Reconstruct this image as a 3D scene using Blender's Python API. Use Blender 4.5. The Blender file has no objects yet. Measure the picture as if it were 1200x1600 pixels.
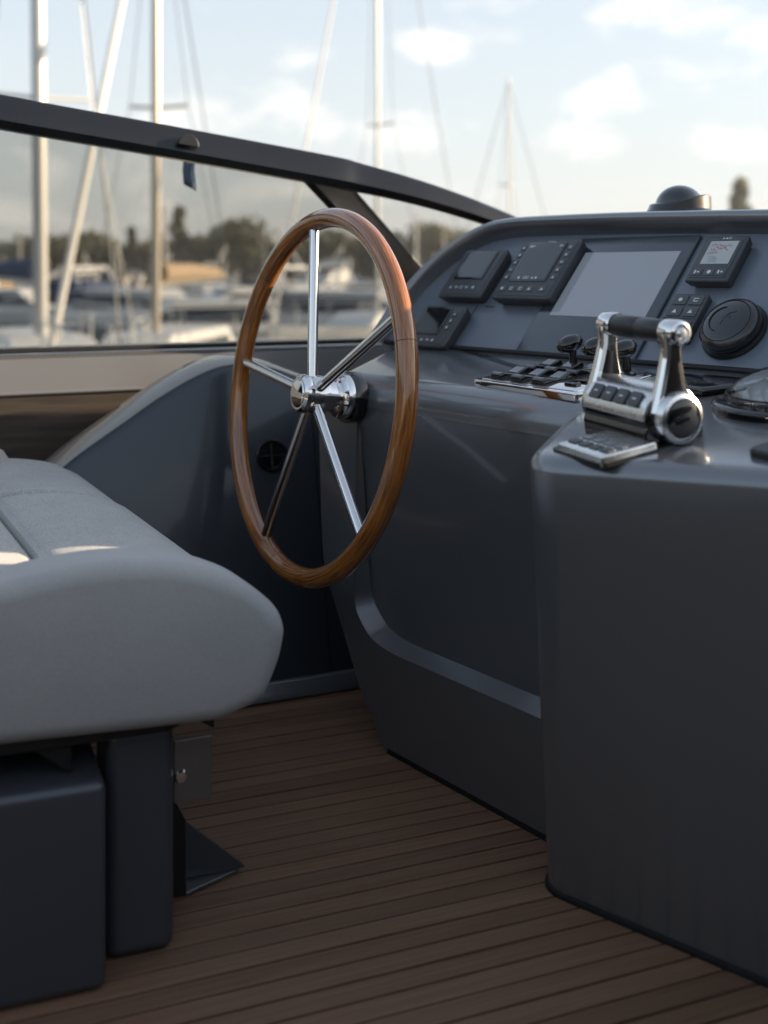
import bpy, bmesh, math, random
from mathutils import Vector, Matrix
rnd = random.Random(7)
PI = math.pi
R = math.radians
scene = bpy.context.scene
col = scene.collection

# ------------------------------------------------------------------ camera
F_PX, HC = 1800.0, 0.9
cam_d = bpy.data.cameras.new('camera')
cam = bpy.data.objects.new('camera', cam_d)
col.objects.link(cam)
cam.location = (0, 0, HC)
cam.rotation_euler = (R(90), 0, 0)
cam_d.sensor_fit = 'HORIZONTAL'
cam_d.sensor_width = 36
cam_d.lens = 54
cam_d.shift_y = -375 / 1200
cam_d.clip_start = 0.05
cam_d.clip_end = 3000
cam_d.dof.use_dof = True
cam_d.dof.focus_distance = 1.95
cam_d.dof.aperture_fstop = 3.4
cam_d.dof.aperture_blades = 0
scene.camera = cam

# ------------------------------------------------------------------ light
SUN_EL, SUN_AZ = R(14.5), R(81.5)          # azimuth from +Y towards +X
sun_d = bpy.data.lights.new('sun', 'SUN')
sun = bpy.data.objects.new('sun', sun_d)
col.objects.link(sun)
sun_d.energy = 4.0
sun_d.angle = R(0.6)
sun_d.color = (1.0, 0.80, 0.58)
to_sun = Vector((math.sin(SUN_AZ) * math.cos(SUN_EL), math.cos(SUN_AZ) * math.cos(SUN_EL), math.sin(SUN_EL)))
sun.rotation_euler = to_sun.to_track_quat('Z', 'Y').to_euler()

world = bpy.data.worlds.new('World')
scene.world = world
world.use_nodes = True
wt = world.node_tree
wt.nodes.clear()


def wn(kind, **kw):
    n = wt.nodes.new(kind)
    for k, v in kw.items():
        setattr(n, k, v)
    return n


def wmath(op, a, b=None, clamp=False):
    n = wn('ShaderNodeMath', operation=op, use_clamp=clamp)
    for i, v in enumerate((a, b)):
        if v is None:
            continue
        if isinstance(v, (int, float)):
            n.inputs[i].default_value = v
        else:
            wt.links.new(v, n.inputs[i])
    return n.outputs[0]


sky = wn('ShaderNodeTexSky', sky_type='NISHITA', sun_disc=False, sun_elevation=SUN_EL, sun_rotation=SUN_AZ,
         air_density=1.0, dust_density=1.2, ozone_density=1.0)
out = wn('ShaderNodeOutputWorld')
bg_sky = wn('ShaderNodeBackground')
bg_sky.inputs['Strength'].default_value = 0.115
bg_cl = wn('ShaderNodeBackground')
tc = wn('ShaderNodeTexCoord')
wt.links.new(sky.outputs[0], bg_sky.inputs['Color'])
# clouds: soft puffs round the whole sky, given by direction (azimuth, elevation) and angular half-size, torn by noise
puffs = []
for (px, py, w, h) in [(345, 175, 130, 40), (300, 160, 60, 30), (450, 190, 70, 36), (475, 84, 44, 20), (685, 72, 50, 26), (665, 208, 90, 34),
                       (820, 18, 120, 42), (960, 12, 150, 50), (1090, 128, 110, 36), (960, 150, 110, 24), (900, 222, 70, 28), (1185, 70, 50, 30),
                       (1165, 220, 70, 24), (150, 270, 150, 40), (560, 300, 200, 26), (60, 330, 140, 30), (230, 335, 120, 26)]:
    az = math.atan2(px - 600, F_PX)
    el = math.atan2(425 - py, math.hypot(F_PX, px - 600))
    puffs.append((az, el, w / F_PX, h / F_PX))
for i in range(34):
    az = rnd.uniform(R(25), R(335))
    el = R(rnd.uniform(4, 30))
    puffs.append((az, el, rnd.uniform(.05, .14), rnd.uniform(.015, .04)))
nz = wn('ShaderNodeTexNoise')
nz.inputs['Scale'].default_value = 11.0
nz.inputs['Detail'].default_value = 7
nz.inputs['Roughness'].default_value = 0.62
nz.inputs['Distortion'].default_value = 0.5
mp = wn('ShaderNodeMapping')
mp.inputs['Scale'].default_value = (1, 1, 2.0)
wt.links.new(tc.outputs['Generated'], mp.inputs['Vector'])
wt.links.new(mp.outputs[0], nz.inputs['Vector'])
acc = None
for az, el, w, h in puffs:
    c = Vector((math.sin(az) * math.cos(el), math.cos(az) * math.cos(el), math.sin(el)))
    w, h = w * 1.25, h * 1.3
    r_ = Vector((math.cos(az), -math.sin(az), 0))
    u_ = r_.cross(c)
    sub = wn('ShaderNodeVectorMath', operation='SUBTRACT')
    wt.links.new(tc.outputs['Generated'], sub.inputs[0])
    sub.inputs[1].default_value = c
    dots = []
    for ax, s in ((r_, w), (u_, h), (c, max(w, h) * 2)):
        dn = wn('ShaderNodeVectorMath', operation='DOT_PRODUCT')
        wt.links.new(sub.outputs[0], dn.inputs[0])
        dn.inputs[1].default_value = ax / s
        dots.append(wmath('MULTIPLY', dn.outputs['Value'], dn.outputs['Value']))
    d2 = wmath('ADD', wmath('ADD', dots[0], dots[1]), dots[2])
    v = wmath('SUBTRACT', 1.0, d2)
    acc = v if acc is None else wmath('MAXIMUM', acc, v)
acc = wmath('MAXIMUM', acc, -1.0)
sepd = wn('ShaderNodeSeparateXYZ')
wt.links.new(tc.outputs['Generated'], sepd.inputs[0])
veil = wn('ShaderNodeMapRange')
veil.inputs['From Min'].default_value = 0.0
veil.inputs['From Max'].default_value = 0.55
veil.inputs['To Min'].default_value = 0.92
veil.inputs['To Max'].default_value = 0.34
wt.links.new(sepd.outputs[2], veil.inputs['Value'])
dens = wmath('ADD', wmath('MULTIPLY', acc, 0.62), wmath('MULTIPLY', wmath('SUBTRACT', nz.outputs['Fac'], 0.52), 4.2))
mr = wn('ShaderNodeMapRange', interpolation_type='SMOOTHSTEP')
mr.inputs['From Min'].default_value = 0.02
mr.inputs['From Max'].default_value = 1.4
mr.inputs['To Max'].default_value = 0.84
wt.links.new(dens, mr.inputs['Value'])
cr = wn('ShaderNodeMapRange', data_type='FLOAT_VECTOR')
cr.inputs[9].default_value = (1.0, 0.93, 0.84)
cr.inputs[10].default_value = (1.0, 0.93, 0.84)
bg_cl.inputs['Color'].default_value = (1.0, 0.95, 0.88, 1)
ccol = wn('ShaderNodeMix', data_type='RGBA')
ccol.inputs[6].default_value = (1.0, 0.945, 0.87, 1)
ccol.inputs[7].default_value = (0.80, 0.78, 0.77, 1)
cthick = wn('ShaderNodeMapRange')
cthick.inputs['From Min'].default_value = 0.6
cthick.inputs['From Max'].default_value = 1.7
wt.links.new(dens, cthick.inputs['Value'])
wt.links.new(cthick.outputs[0], ccol.inputs[0])
wt.links.new(ccol.outputs[2], bg_cl.inputs['Color'])
bg_cl.inputs['Strength'].default_value = 0.51
mixw = wn('ShaderNodeMixShader')
bg_veil = wn('ShaderNodeBackground')
bg_veil.inputs['Color'].default_value = (0.93, 0.965, 1.0, 1)
bg_veil.inputs['Strength'].default_value = 0.30
mixv = wn('ShaderNodeMixShader')
wt.links.new(veil.outputs[0], mixv.inputs[0])
wt.links.new(bg_sky.outputs[0], mixv.inputs[1])
wt.links.new(bg_veil.outputs[0], mixv.inputs[2])
wt.links.new(mr.outputs[0], mixw.inputs[0])
wt.links.new(mixv.outputs[0], mixw.inputs[1])
wt.links.new(bg_cl.outputs[0], mixw.inputs[2])
wt.links.new(mixw.outputs[0], out.inputs['Surface'])
wt.nodes.remove(cr)

scene.view_settings.view_transform = 'Standard'
scene.view_settings.look = 'None'
scene.view_settings.exposure = 1.5
scene.view_settings.gamma = 1.0
scene.view_settings.use_curve_mapping = False
scene.render.engine = 'CYCLES'
scene.cycles.use_denoising = True
scene.cycles.max_bounces = 8
scene.cycles.transparent_max_bounces = 12
scene.cycles.caustics_reflective = False
scene.cycles.caustics_refractive = False
scene.cycles.sample_clamp_indirect = 6

# ------------------------------------------------------------------ helpers


def prop(o, label=None, cat=None, group=None, kind=None):
    if label: o['label'] = label
    if cat: o['category'] = cat
    if group: o['group'] = group
    if kind: o['kind'] = kind
    return o


def root(name, label, cat, mat=None, group=None):
    o = bpy.data.objects.new(name, None)
    o.empty_display_size = 0.05
    col.objects.link(o)
    if mat is not None:
        o.matrix_world = mat
    prop(o, label, cat, group)
    return o


def frame(origin, ax, ay, az):
    m = Matrix.Identity(4)
    for i, a in enumerate((ax, ay, az)):
        a = Vector(a)
        for j in range(3):
            m[j][i] = a[j]
    for j in range(3):
        m[j][3] = origin[j]
    return m


def mesh(name, verts, faces, mat, parent=None, smooth=35, bevel=0, seg=2, fix=True):
    me = bpy.data.meshes.new(name)
    me.from_pydata([tuple(v) for v in verts], [], faces)
    if fix:
        bm = bmesh.new(); bm.from_mesh(me)
        bmesh.ops.recalc_face_normals(bm, faces=bm.faces)
        bm.to_mesh(me); bm.free()
    me.materials.append(mat)
    if smooth:
        me.shade_smooth()
        me.set_sharp_from_angle(angle=R(smooth))
    o = bpy.data.objects.new(name, me)
    col.objects.link(o)
    if parent is not None:
        o.parent = parent
    if bevel:
        b = o.modifiers.new('bevel', 'BEVEL')
        b.width = bevel; b.segments = seg; b.limit_method = 'ANGLE'; b.angle_limit = R(30)
        b.harden_normals = True
    return o


class MB:
    def __init__(s): s.v, s.f = [], []
    def add(s, v, f):
        n = len(s.v); s.v += [tuple(x) for x in v]; s.f += [tuple(i + n for i in q) for q in f]; return s
    def box(s, x0, x1, y0, y1, z0, z1):
        v = [(x, y, z) for z in (z0, z1) for y in (y0, y1) for x in (x0, x1)]
        return s.add(v, [(0, 2, 3, 1), (4, 5, 7, 6), (0, 1, 5, 4), (2, 6, 7, 3), (0, 4, 6, 2), (1, 3, 7, 5)])
    def tube(s, pts, r, n=10, cap=True):
        v, f = tube_vf(pts, r, n, cap); return s.add(v, f)
    def prism(s, poly, z0, z1, axis=2):
        n = len(poly)
        def P(a, b, c): return (a, b, c) if axis == 2 else ((a, c, b) if axis == 1 else (c, a, b))
        v = [P(a, b, z0) for a, b in poly] + [P(a, b, z1) for a, b in poly]
        f = [tuple(range(n))[::-1], tuple(range(n, 2 * n))] + [(i, (i + 1) % n, n + (i + 1) % n, n + i) for i in range(n)]
        return s.add(v, f)
    def out(s, name, mat, parent=None, **k): return mesh(name, s.v, s.f, mat, parent, **k)


def tube_vf(pts, r, n=10, cap=True):
    pts = [Vector(p) for p in pts]
    m = len(pts)
    rs = r if isinstance(r, (list, tuple)) else [r] * m
    v, f = [], []
    up = None
    for i, p in enumerate(pts):
        t = (pts[min(i + 1, m - 1)] - pts[max(i - 1, 0)]).normalized()
        if up is None:
            up = Vector((0, 0, 1)) if abs(t.z) < .9 else Vector((1, 0, 0))
        a = up - t * up.dot(t); a.normalize()
        up = a
        b = t.cross(a)
        for k in range(n):
            th = 2 * PI * k / n
            v.append(p + (a * math.cos(th) + b * math.sin(th)) * rs[i])
    for i in range(m - 1):
        for k in range(n):
            f.append((i * n + k, i * n + (k + 1) % n, (i + 1) * n + (k + 1) % n, (i + 1) * n + k))
    if cap:
        f.append(tuple(range(n))[::-1]); f.append(tuple(range((m - 1) * n, m * n)))
    return v, f


def lathe(name, prof, mat, parent, n=40, smooth=35):
    """prof: list of (r, z) round local Z"""
    v, f = [], []
    for r, z in prof:
        for k in range(n):
            th = 2 * PI * k / n
            v.append((r * math.cos(th), r * math.sin(th), z))
    for i in range(len(prof) - 1):
        for k in range(n):
            f.append((i * n + k, i * n + (k + 1) % n, (i + 1) * n + (k + 1) % n, (i + 1) * n + k))
    f.append(tuple(range(n))[::-1]); f.append(tuple(range((len(prof) - 1) * n, len(prof) * n)))
    return mesh(name, v, f, mat, parent, smooth=smooth)


def rpoly(pts, rad, seg=6):
    """2-D polygon with rounded corners"""
    n = len(pts); o = []
    for i in range(n):
        p = Vector(pts[i]); a = Vector(pts[i - 1]); b = Vector(pts[(i + 1) % n])
        r = rad[i] if isinstance(rad, (list, tuple)) else rad
        if r <= 0:
            o.append(tuple(p)); continue
        d1, d2 = (a - p).normalized(), (b - p).normalized()
        ang = d1.angle(d2)
        t = min(r / math.tan(ang / 2), (a - p).length * .49, (b - p).length * .49)
        q1, q2 = p + d1 * t, p + d2 * t
        for k in range(seg + 1):
            u = k / seg
            o.append(tuple(q1 * (1 - u) ** 2 + p * 2 * u * (1 - u) + q2 * u ** 2))
    return o


def rect(w, h, r=0, cx=0, cy=0, seg=5):
    return rpoly([(cx - w / 2, cy - h / 2), (cx + w / 2, cy - h / 2), (cx + w / 2, cy + h / 2), (cx - w / 2, cy + h / 2)], r, seg)


def inset(poly, dist):
    n = len(poly); o = []
    for i in range(n):
        p = Vector(poly[i]); e1 = (p - Vector(poly[i - 1])); e2 = (Vector(poly[(i + 1) % n]) - p)
        if e1.length < 1e-9 or e2.length < 1e-9:
            e1 = e2 = (Vector(poly[(i + 1) % n]) - Vector(poly[i - 1]))
        e1.normalize(); e2.normalize()
        n1, n2 = Vector((-e1.y, e1.x)), Vector((-e2.y, e2.x))
        m = n1 + n2
        if m.length < 1e-6: m = n1
        m.normalize()
        c = max(.4, m.dot(n1))
        o.append(tuple(p + m * dist / c))
    return o


def slab_vf(poly, z0, z1, r=0.0, seg=4, draft=0.0):
    """CCW outline raised from z0 to z1 (number or f(x,y)) with a rounded top edge of radius r"""
    zf = z1 if callable(z1) else (lambda x, y: z1)
    n = len(poly)
    rings = [[(x, y, z0) for x, y in (inset(poly, -draft) if draft else poly)]]
    if r > 0:
        for k in range(seg + 1):
            th = PI / 2 * k / seg
            q = inset(poly, r * (1 - math.cos(th)))
            rings.append([(x, y, zf(x, y) - r * (1 - math.sin(th))) for x, y in q])
    else:
        rings.append([(x, y, zf(x, y)) for x, y in poly])
    return loft_vf(rings)


def loft_vf(rings, cap0=True, cap1=True, closed=True):
    n = len(rings[0]); v = [p for r in rings for p in r]; f = []
    for i in range(len(rings) - 1):
        for k in range(n if closed else n - 1):
            f.append((i * n + k, i * n + (k + 1) % n, (i + 1) * n + (k + 1) % n, (i + 1) * n + k))
    if cap0: f.append(tuple(range(n))[::-1])
    if cap1: f.append(tuple(range((len(rings) - 1) * n, len(rings) * n)))
    return v, f


def slab(name, poly, z0, z1, mat, parent, r=0.0, seg=4, draft=0.0, smooth=30):
    v, f = slab_vf(poly, z0, z1, r, seg, draft)
    return mesh(name, v, f, mat, parent, smooth=smooth)


def tube(name, pts, r, mat, parent=None, n=12, smooth=40):
    v, f = tube_vf(pts, r, n)
    return mesh(name, v, f, mat, parent, smooth=smooth)


def copy_tree(o, parent=None):
    c = o.copy(); col.objects.link(c)
    if parent is not None: c.parent = parent
    for ch in o.children:
        copy_tree(ch, c)
    return c


def crsp(pts, per=8):
    """Catmull-Rom through 2-D or 3-D points"""
    P = [Vector(p) for p in pts]; o = []
    for i in range(len(P) - 1):
        p0 = P[max(i - 1, 0)]; p1 = P[i]; p2 = P[i + 1]; p3 = P[min(i + 2, len(P) - 1)]
        for k in range(per):
            t = k / per
            o.append(.5 * ((2 * p1) + (p2 - p0) * t + (2 * p0 - 5 * p1 + 4 * p2 - p3) * t * t + (3 * p1 - p0 - 3 * p2 + p3) * t ** 3))
    o.append(P[-1])
    return o


# ------------------------------------------------------------------ materials
def mat(name, base, rough=.5, metal=0.0, coat=0.0, coat_rough=.05, spec=.5, noise=None, bump=None, emit=None, trans=0, sheen=0):
    m = bpy.data.materials.new(name); m.use_nodes = True
    nt = m.node_tree; b = nt.nodes['Principled BSDF']
    b.inputs['Base Color'].default_value = (*base, 1)
    b.inputs['Roughness'].default_value = rough
    b.inputs['Metallic'].default_value = metal
    b.inputs['Coat Weight'].default_value = coat
    b.inputs['Coat Roughness'].default_value = coat_rough
    b.inputs['Specular IOR Level'].default_value = spec
    if trans: b.inputs['Transmission Weight'].default_value = trans
    if sheen: b.inputs['Sheen Weight'].default_value = sheen
    if emit:
        b.inputs['Emission Color'].default_value = (*emit[0], 1)
        b.inputs['Emission Strength'].default_value = emit[1]
    tcn = nt.nodes.new('ShaderNodeTexCoord')
    if noise:
        sc, amt, stretch = noise
        mpn = nt.nodes.new('ShaderNodeMapping'); mpn.inputs['Scale'].default_value = stretch
        nt.links.new(tcn.outputs['Object'], mpn.inputs[0])
        nn = nt.nodes.new('ShaderNodeTexNoise'); nn.inputs['Scale'].default_value = sc; nn.inputs['Detail'].default_value = 5
        nt.links.new(mpn.outputs[0], nn.inputs['Vector'])
        mx = nt.nodes.new('ShaderNodeMix'); mx.data_type = 'RGBA'
        mx.inputs[6].default_value = (*[c * (1 - amt) for c in base], 1)
        mx.inputs[7].default_value = (*[min(1, c * (1 + amt)) for c in base], 1)
        nt.links.new(nn.outputs['Fac'], mx.inputs[0])
        nt.links.new(mx.outputs[2], b.inputs['Base Color'])
        m['mix'] = mx.name
        rr = nt.nodes.new('ShaderNodeMapRange')
        rr.inputs['To Min'].default_value = max(0, rough - .08); rr.inputs['To Max'].default_value = rough + .08
        nt.links.new(nn.outputs['Fac'], rr.inputs[0]); nt.links.new(rr.outputs[0], b.inputs['Roughness'])
    if bump:
        sc, st, stretch = bump
        mpn = nt.nodes.new('ShaderNodeMapping'); mpn.inputs['Scale'].default_value = stretch
        nt.links.new(tcn.outputs['Object'], mpn.inputs[0])
        nn = nt.nodes.new('ShaderNodeTexNoise'); nn.inputs['Scale'].default_value = sc; nn.inputs['Detail'].default_value = 4
        nt.links.new(mpn.outputs[0], nn.inputs['Vector'])
        bp = nt.nodes.new('ShaderNodeBump'); bp.inputs['Strength'].default_value = st; bp.inputs['Distance'].default_value = .01
        nt.links.new(nn.outputs['Fac'], bp.inputs['Height']); nt.links.new(bp.outputs[0], b.inputs['Normal'])
    return m


M = {}
ONE = (1, 1, 1)
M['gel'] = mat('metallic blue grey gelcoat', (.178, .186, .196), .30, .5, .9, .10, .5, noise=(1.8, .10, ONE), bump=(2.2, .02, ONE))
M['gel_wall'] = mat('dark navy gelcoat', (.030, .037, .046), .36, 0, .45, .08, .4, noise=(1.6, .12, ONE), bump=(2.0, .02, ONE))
M['base'] = mat('grey seat base paint', (.055, .061, .070), .42, 0, .35, .15, .5, noise=(2.5, .12, ONE))
M['panel'] = mat('satin blue grey dash panel', (.135, .16, .195), .36, 0, .25, .2, .5, noise=(3, .06, ONE))
M['sill'] = mat('mid grey gelcoat', (.155, .155, .158), .4, 0, .4, .15, .5, noise=(3, .08, ONE))
M['cap'] = mat('coaming cap gelcoat with reflection tint', (.30, .275, .235), .22, 0, .9, .08, .5, noise=(3, .1, ONE))  # lighter tan paints in the reflection on the wall's rounded top
M['black'] = mat('black plastic', (.012, .013, .014), .38, 0, 0, .1, .5, noise=(60, .2, ONE), bump=(500, .06, ONE))
M['cap_black'] = mat('satin black moulding', (.018, .019, .021), .24, 0, .4, .1, .5, noise=(30, .15, ONE))
M['gloss'] = mat('gloss black plastic', (.006, .006, .007), .12, 0, .6, .03, .5, noise=(20, .2, ONE))
M['rubber'] = mat('black rubber', (.010, .010, .011), .6, 0, 0, .1, .4, noise=(40, .2, ONE))
M['device'] = mat('charcoal instrument plastic', (.048, .052, .057), .42, 0, .1, .2, .5, noise=(50, .12, ONE), bump=(700, .05, ONE))
M['key'] = mat('grey rubber key', (.07, .075, .08), .5, 0, 0, .1, .5, noise=(80, .15, ONE))
M['keylight'] = mat('pale grey rubber key', (.20, .21, .215), .4, 0, .2, .1, .5, noise=(80, .1, ONE))
M['print'] = mat('white print', (.62, .64, .65), .5, noise=(90, .1, ONE))
M['redprint'] = mat('red print', (.42, .10, .10), .5, noise=(90, .2, ONE))
M['tealprint'] = mat('teal print', (.10, .26, .28), .5, noise=(90, .2, ONE))
M['lcd'] = mat('pale grey lcd', (.42, .43, .42), .18, 0, .6, .05, .5, noise=(8, .06, ONE))
M['darkscreen'] = mat('dark glass screen', (.014, .016, .019), .10, 0, .8, .03, .5, noise=(6, .2, ONE))
M['screen'] = mat('lit blue grey screen', (.11, .125, .15), .12, 0, .7, .04, .5, noise=(2, .1, ONE), emit=((.36, .41, .49), .09))
M['bezel'] = mat('blue black glass bezel', (.035, .047, .060), .16, 0, .6, .06, .5, noise=(3, .1, ONE))
M['chrome'] = mat('polished stainless', (.74, .73, .72), .055, 1.0, noise=(40, .03, ONE))
M['satin'] = mat('satin metal', (.74, .74, .73), .26, 1.0, noise=(60, .05, ONE))
M['alu'] = mat('dull bracket metal', (.24, .24, .24), .35, .8, noise=(30, .15, ONE))
M['rail'] = mat('dark grey window frame paint', (.008, .009, .012), .30, 0, .3, .1, .35, noise=(4, .15, ONE))
M['white'] = mat('white boat gelcoat', (.74, .73, .70), .3, 0, .5, .1, .5, noise=(.8, .06, ONE))
M['cream'] = mat('cream boat gelcoat', (.66, .62, .54), .35, 0, .4, .1, .5, noise=(.8, .08, ONE))
M['navyhull'] = mat('navy hull paint', (.02, .03, .06), .2, 0, .6, .06, .5, noise=(.8, .1, ONE))
M['greyhull'] = mat('grey hull paint', (.25, .27, .29), .25, 0, .6, .08, .5, noise=(.8, .1, ONE))
M['boatglass'] = mat('dark boat glazing', (.012, .014, .017), .08, 0, .5, .05, .5, noise=(1, .2, ONE))
M['canvas_navy'] = mat('navy canvas', (.025, .045, .11), .8, noise=(4, .2, ONE), bump=(8, .2, ONE))
M['canvas_tan'] = mat('tan canvas', (.34, .25, .16), .8, noise=(4, .15, ONE))
M['mast'] = mat('painted alloy mast', (.54, .53, .50), .35, .15, .2, noise=(.7, .06, (1, 1, .2)))
M['mastgold'] = mat('anodised mast', (.42, .38, .31), .35, .35, .2, noise=(.7, .08, (1, 1, .2)))
M['wire'] = mat('rigging wire', (.20, .20, .19), .4, .5, noise=(5, .1, ONE))
M['sailcloth'] = mat('furled sailcloth', (.70, .68, .63), .7, noise=(3, .08, (1, 1, .4)))
M['pennant'] = mat('blue grey cloth', (.28, .34, .42), .8, noise=(30, .15, ONE))
M['bark'] = mat('bark', (.09, .065, .045), .9, noise=(3, .3, ONE))
M['wood_wall'] = None


def wood(name, c1, c2, scale, stretch, rough, coat, bumpst=.05, polar=False):
    m = bpy.data.materials.new(name); m.use_nodes = True
    nt = m.node_tree; b = nt.nodes['Principled BSDF']
    tcn = nt.nodes.new('ShaderNodeTexCoord')
    vec = tcn.outputs['Object']
    if polar:
        sp = nt.nodes.new('ShaderNodeSeparateXYZ'); nt.links.new(vec, sp.inputs[0])
        at = nt.nodes.new('ShaderNodeMath'); at.operation = 'ARCTAN2'
        nt.links.new(sp.outputs[1], at.inputs[0]); nt.links.new(sp.outputs[0], at.inputs[1])
        ln = nt.nodes.new('ShaderNodeVectorMath'); ln.operation = 'LENGTH'
        cx = nt.nodes.new('ShaderNodeCombineXYZ'); nt.links.new(sp.outputs[0], cx.inputs[0]); nt.links.new(sp.outputs[1], cx.inputs[1])
        nt.links.new(cx.outputs[0], ln.inputs[0])
        c2n = nt.nodes.new('ShaderNodeCombineXYZ')
        nt.links.new(at.outputs[0], c2n.inputs[0]); nt.links.new(ln.outputs['Value'], c2n.inputs[1]); nt.links.new(sp.outputs[2], c2n.inputs[2])
        vec = c2n.outputs[0]
    else:
        oi = nt.nodes.new('ShaderNodeObjectInfo')
        ad = nt.nodes.new('ShaderNodeVectorMath'); ad.operation = 'ADD'
        mu = nt.nodes.new('ShaderNodeMath'); mu.operation = 'MULTIPLY'; mu.inputs[1].default_value = 37
        nt.links.new(oi.outputs['Random'], mu.inputs[0])
        nt.links.new(vec, ad.inputs[0]); nt.links.new(mu.outputs[0], ad.inputs[1]); vec = ad.outputs[0]
    mpn = nt.nodes.new('ShaderNodeMapping'); mpn.inputs['Scale'].default_value = stretch
    nt.links.new(vec, mpn.inputs[0])
    oi2 = nt.nodes.new('ShaderNodeObjectInfo')
    n1 = nt.nodes.new('ShaderNodeTexNoise'); n1.inputs['Scale'].default_value = scale; n1.inputs['Detail'].default_value = 8
    n1.inputs['Roughness'].default_value = .65; n1.inputs['Distortion'].default_value = .4
    nt.links.new(mpn.outputs[0], n1.inputs['Vector'])
    rp = nt.nodes.new('ShaderNodeValToRGB')
    rp.color_ramp.elements[0].position = .34; rp.color_ramp.elements[0].color = (*c1, 1)
    rp.color_ramp.elements[1].position = .68; rp.color_ramp.elements[1].color = (*c2, 1)
    nt.links.new(n1.outputs['Fac'], rp.inputs[0])
    hs = nt.nodes.new('ShaderNodeHueSaturation')
    vr = nt.nodes.new('ShaderNodeMapRange'); vr.inputs['To Min'].default_value = 1.0 if polar else .86; vr.inputs['To Max'].default_value = 1.0 if polar else 1.14
    nt.links.new(oi2.outputs['Random'], vr.inputs[0]); nt.links.new(vr.outputs[0], hs.inputs['Value'])
    nt.links.new(rp.outputs[0], hs.inputs['Color']); nt.links.new(hs.outputs[0], b.inputs['Base Color'])
    b.inputs['Roughness'].default_value = rough; b.inputs['Coat Weight'].default_value = coat; b.inputs['Coat Roughness'].default_value = .04
    bp = nt.nodes.new('ShaderNodeBump'); bp.inputs['Strength'].default_value = bumpst; bp.inputs['Distance'].default_value = .004
    nt.links.new(n1.outputs['Fac'], bp.inputs['Height']); nt.links.new(bp.outputs[0], b.inputs['Normal'])
    return m


M['mahogany'] = wood('varnished mahogany', (.105, .031, .007), (.50, .185, .040), 3.0, (1.6, 110, 110), .2, 1.0, .008, polar=True)
M['teak'] = wood('weathered teak', (.165, .086, .048), (.245, .140, .082), 4.0, (1.0, 45, 10), .62, 0, .25)
M['lining'] = wood('brown wood lining', (.036, .026, .019), (.082, .060, .043), 3.0, (1.5, 2, 22), .5, .1, .1)


def fabric(name, base, sc, k=.32):
    m = mat(name, base, .85, sheen=.25)
    nt = m.node_tree; b = nt.nodes['Principled BSDF']
    tcn = nt.nodes.new('ShaderNodeTexCoord')
    mp1 = nt.nodes.new('ShaderNodeMapping'); mp1.inputs['Rotation'].default_value = (0, 0, R(17)); mp1.inputs['Scale'].default_value = (sc, sc, sc)
    nt.links.new(tcn.outputs['Object'], mp1.inputs[0])
    vo = nt.nodes.new('ShaderNodeTexNoise'); vo.inputs['Scale'].default_value = 1.0; vo.inputs['Detail'].default_value = 3
    nt.links.new(mp1.outputs[0], vo.inputs['Vector'])
    big = nt.nodes.new('ShaderNodeTexNoise'); big.inputs['Scale'].default_value = 9; big.inputs['Detail'].default_value = 3
    nt.links.new(tcn.outputs['Object'], big.inputs['Vector'])
    a1 = nt.nodes.new('ShaderNodeMath'); a1.operation = 'MULTIPLY_ADD'; a1.inputs[1].default_value = 2.6; a1.inputs[2].default_value = -1.1
    nt.links.new(vo.outputs['Fac'], a1.inputs[0])
    ad = nt.nodes.new('ShaderNodeMath'); ad.operation = 'MULTIPLY_ADD'; ad.inputs[1].default_value = .6
    nt.links.new(big.outputs['Fac'], ad.inputs[0]); nt.links.new(a1.outputs[0], ad.inputs[2])
    rp = nt.nodes.new('ShaderNodeMapRange'); rp.data_type = 'FLOAT_VECTOR'
    mx = nt.nodes.new('ShaderNodeMix'); mx.data_type = 'RGBA'
    mx.inputs[6].default_value = (*[c * (1 - k) for c in base], 1); mx.inputs[7].default_value = (*[c * (1 + k) for c in base], 1)
    nt.links.new(ad.outputs[0], mx.inputs[0]); nt.links.new(mx.outputs[2], b.inputs['Base Color'])
    nt.nodes.remove(rp)
    bp = nt.nodes.new('ShaderNodeBump'); bp.inputs['Strength'].default_value = .35; bp.inputs['Distance'].default_value = .0015
    nt.links.new(vo.outputs['Fac'], bp.inputs['Height'])
    bp2 = nt.nodes.new('ShaderNodeBump'); bp2.inputs['Strength'].default_value = .25; bp2.inputs['Distance'].default_value = .012
    nt.links.new(big.outputs['Fac'], bp2.inputs['Height']); nt.links.new(bp.outputs[0], bp2.inputs['Normal'])
    nt.links.new(bp2.outputs[0], b.inputs['Normal'])
    return m


M['fabric'] = fabric('light grey woven upholstery', (.39, .38, .36), 380)
M['vinyl'] = fabric('pale grey side upholstery', (.36, .355, .345), 700, .12)
M['beige'] = fabric('beige upholstery', (.46, .43, .38), 520)


def glass_tint(name, tint, ior=1.45, rough=.0):
    m = bpy.data.materials.new(name); m.use_nodes = True
    nt = m.node_tree; nt.nodes.clear()
    o = nt.nodes.new('ShaderNodeOutputMaterial'); mx = nt.nodes.new('ShaderNodeMixShader')
    fr = nt.nodes.new('ShaderNodeFresnel'); fr.inputs['IOR'].default_value = ior
    tr = nt.nodes.new('ShaderNodeBsdfTransparent'); tr.inputs['Color'].default_value = (*tint, 1)
    gl = nt.nodes.new('ShaderNodeBsdfGlossy'); gl.inputs['Roughness'].default_value = .01
    gl.inputs['Color'].default_value = (.8, .8, .8, 1)
    nt.links.new(fr.outputs[0], mx.inputs[0]); nt.links.new(tr.outputs[0], mx.inputs[1]); nt.links.new(gl.outputs[0], mx.inputs[2])
    nt.links.new(mx.outputs[0], o.inputs['Surface'])
    return m


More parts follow.
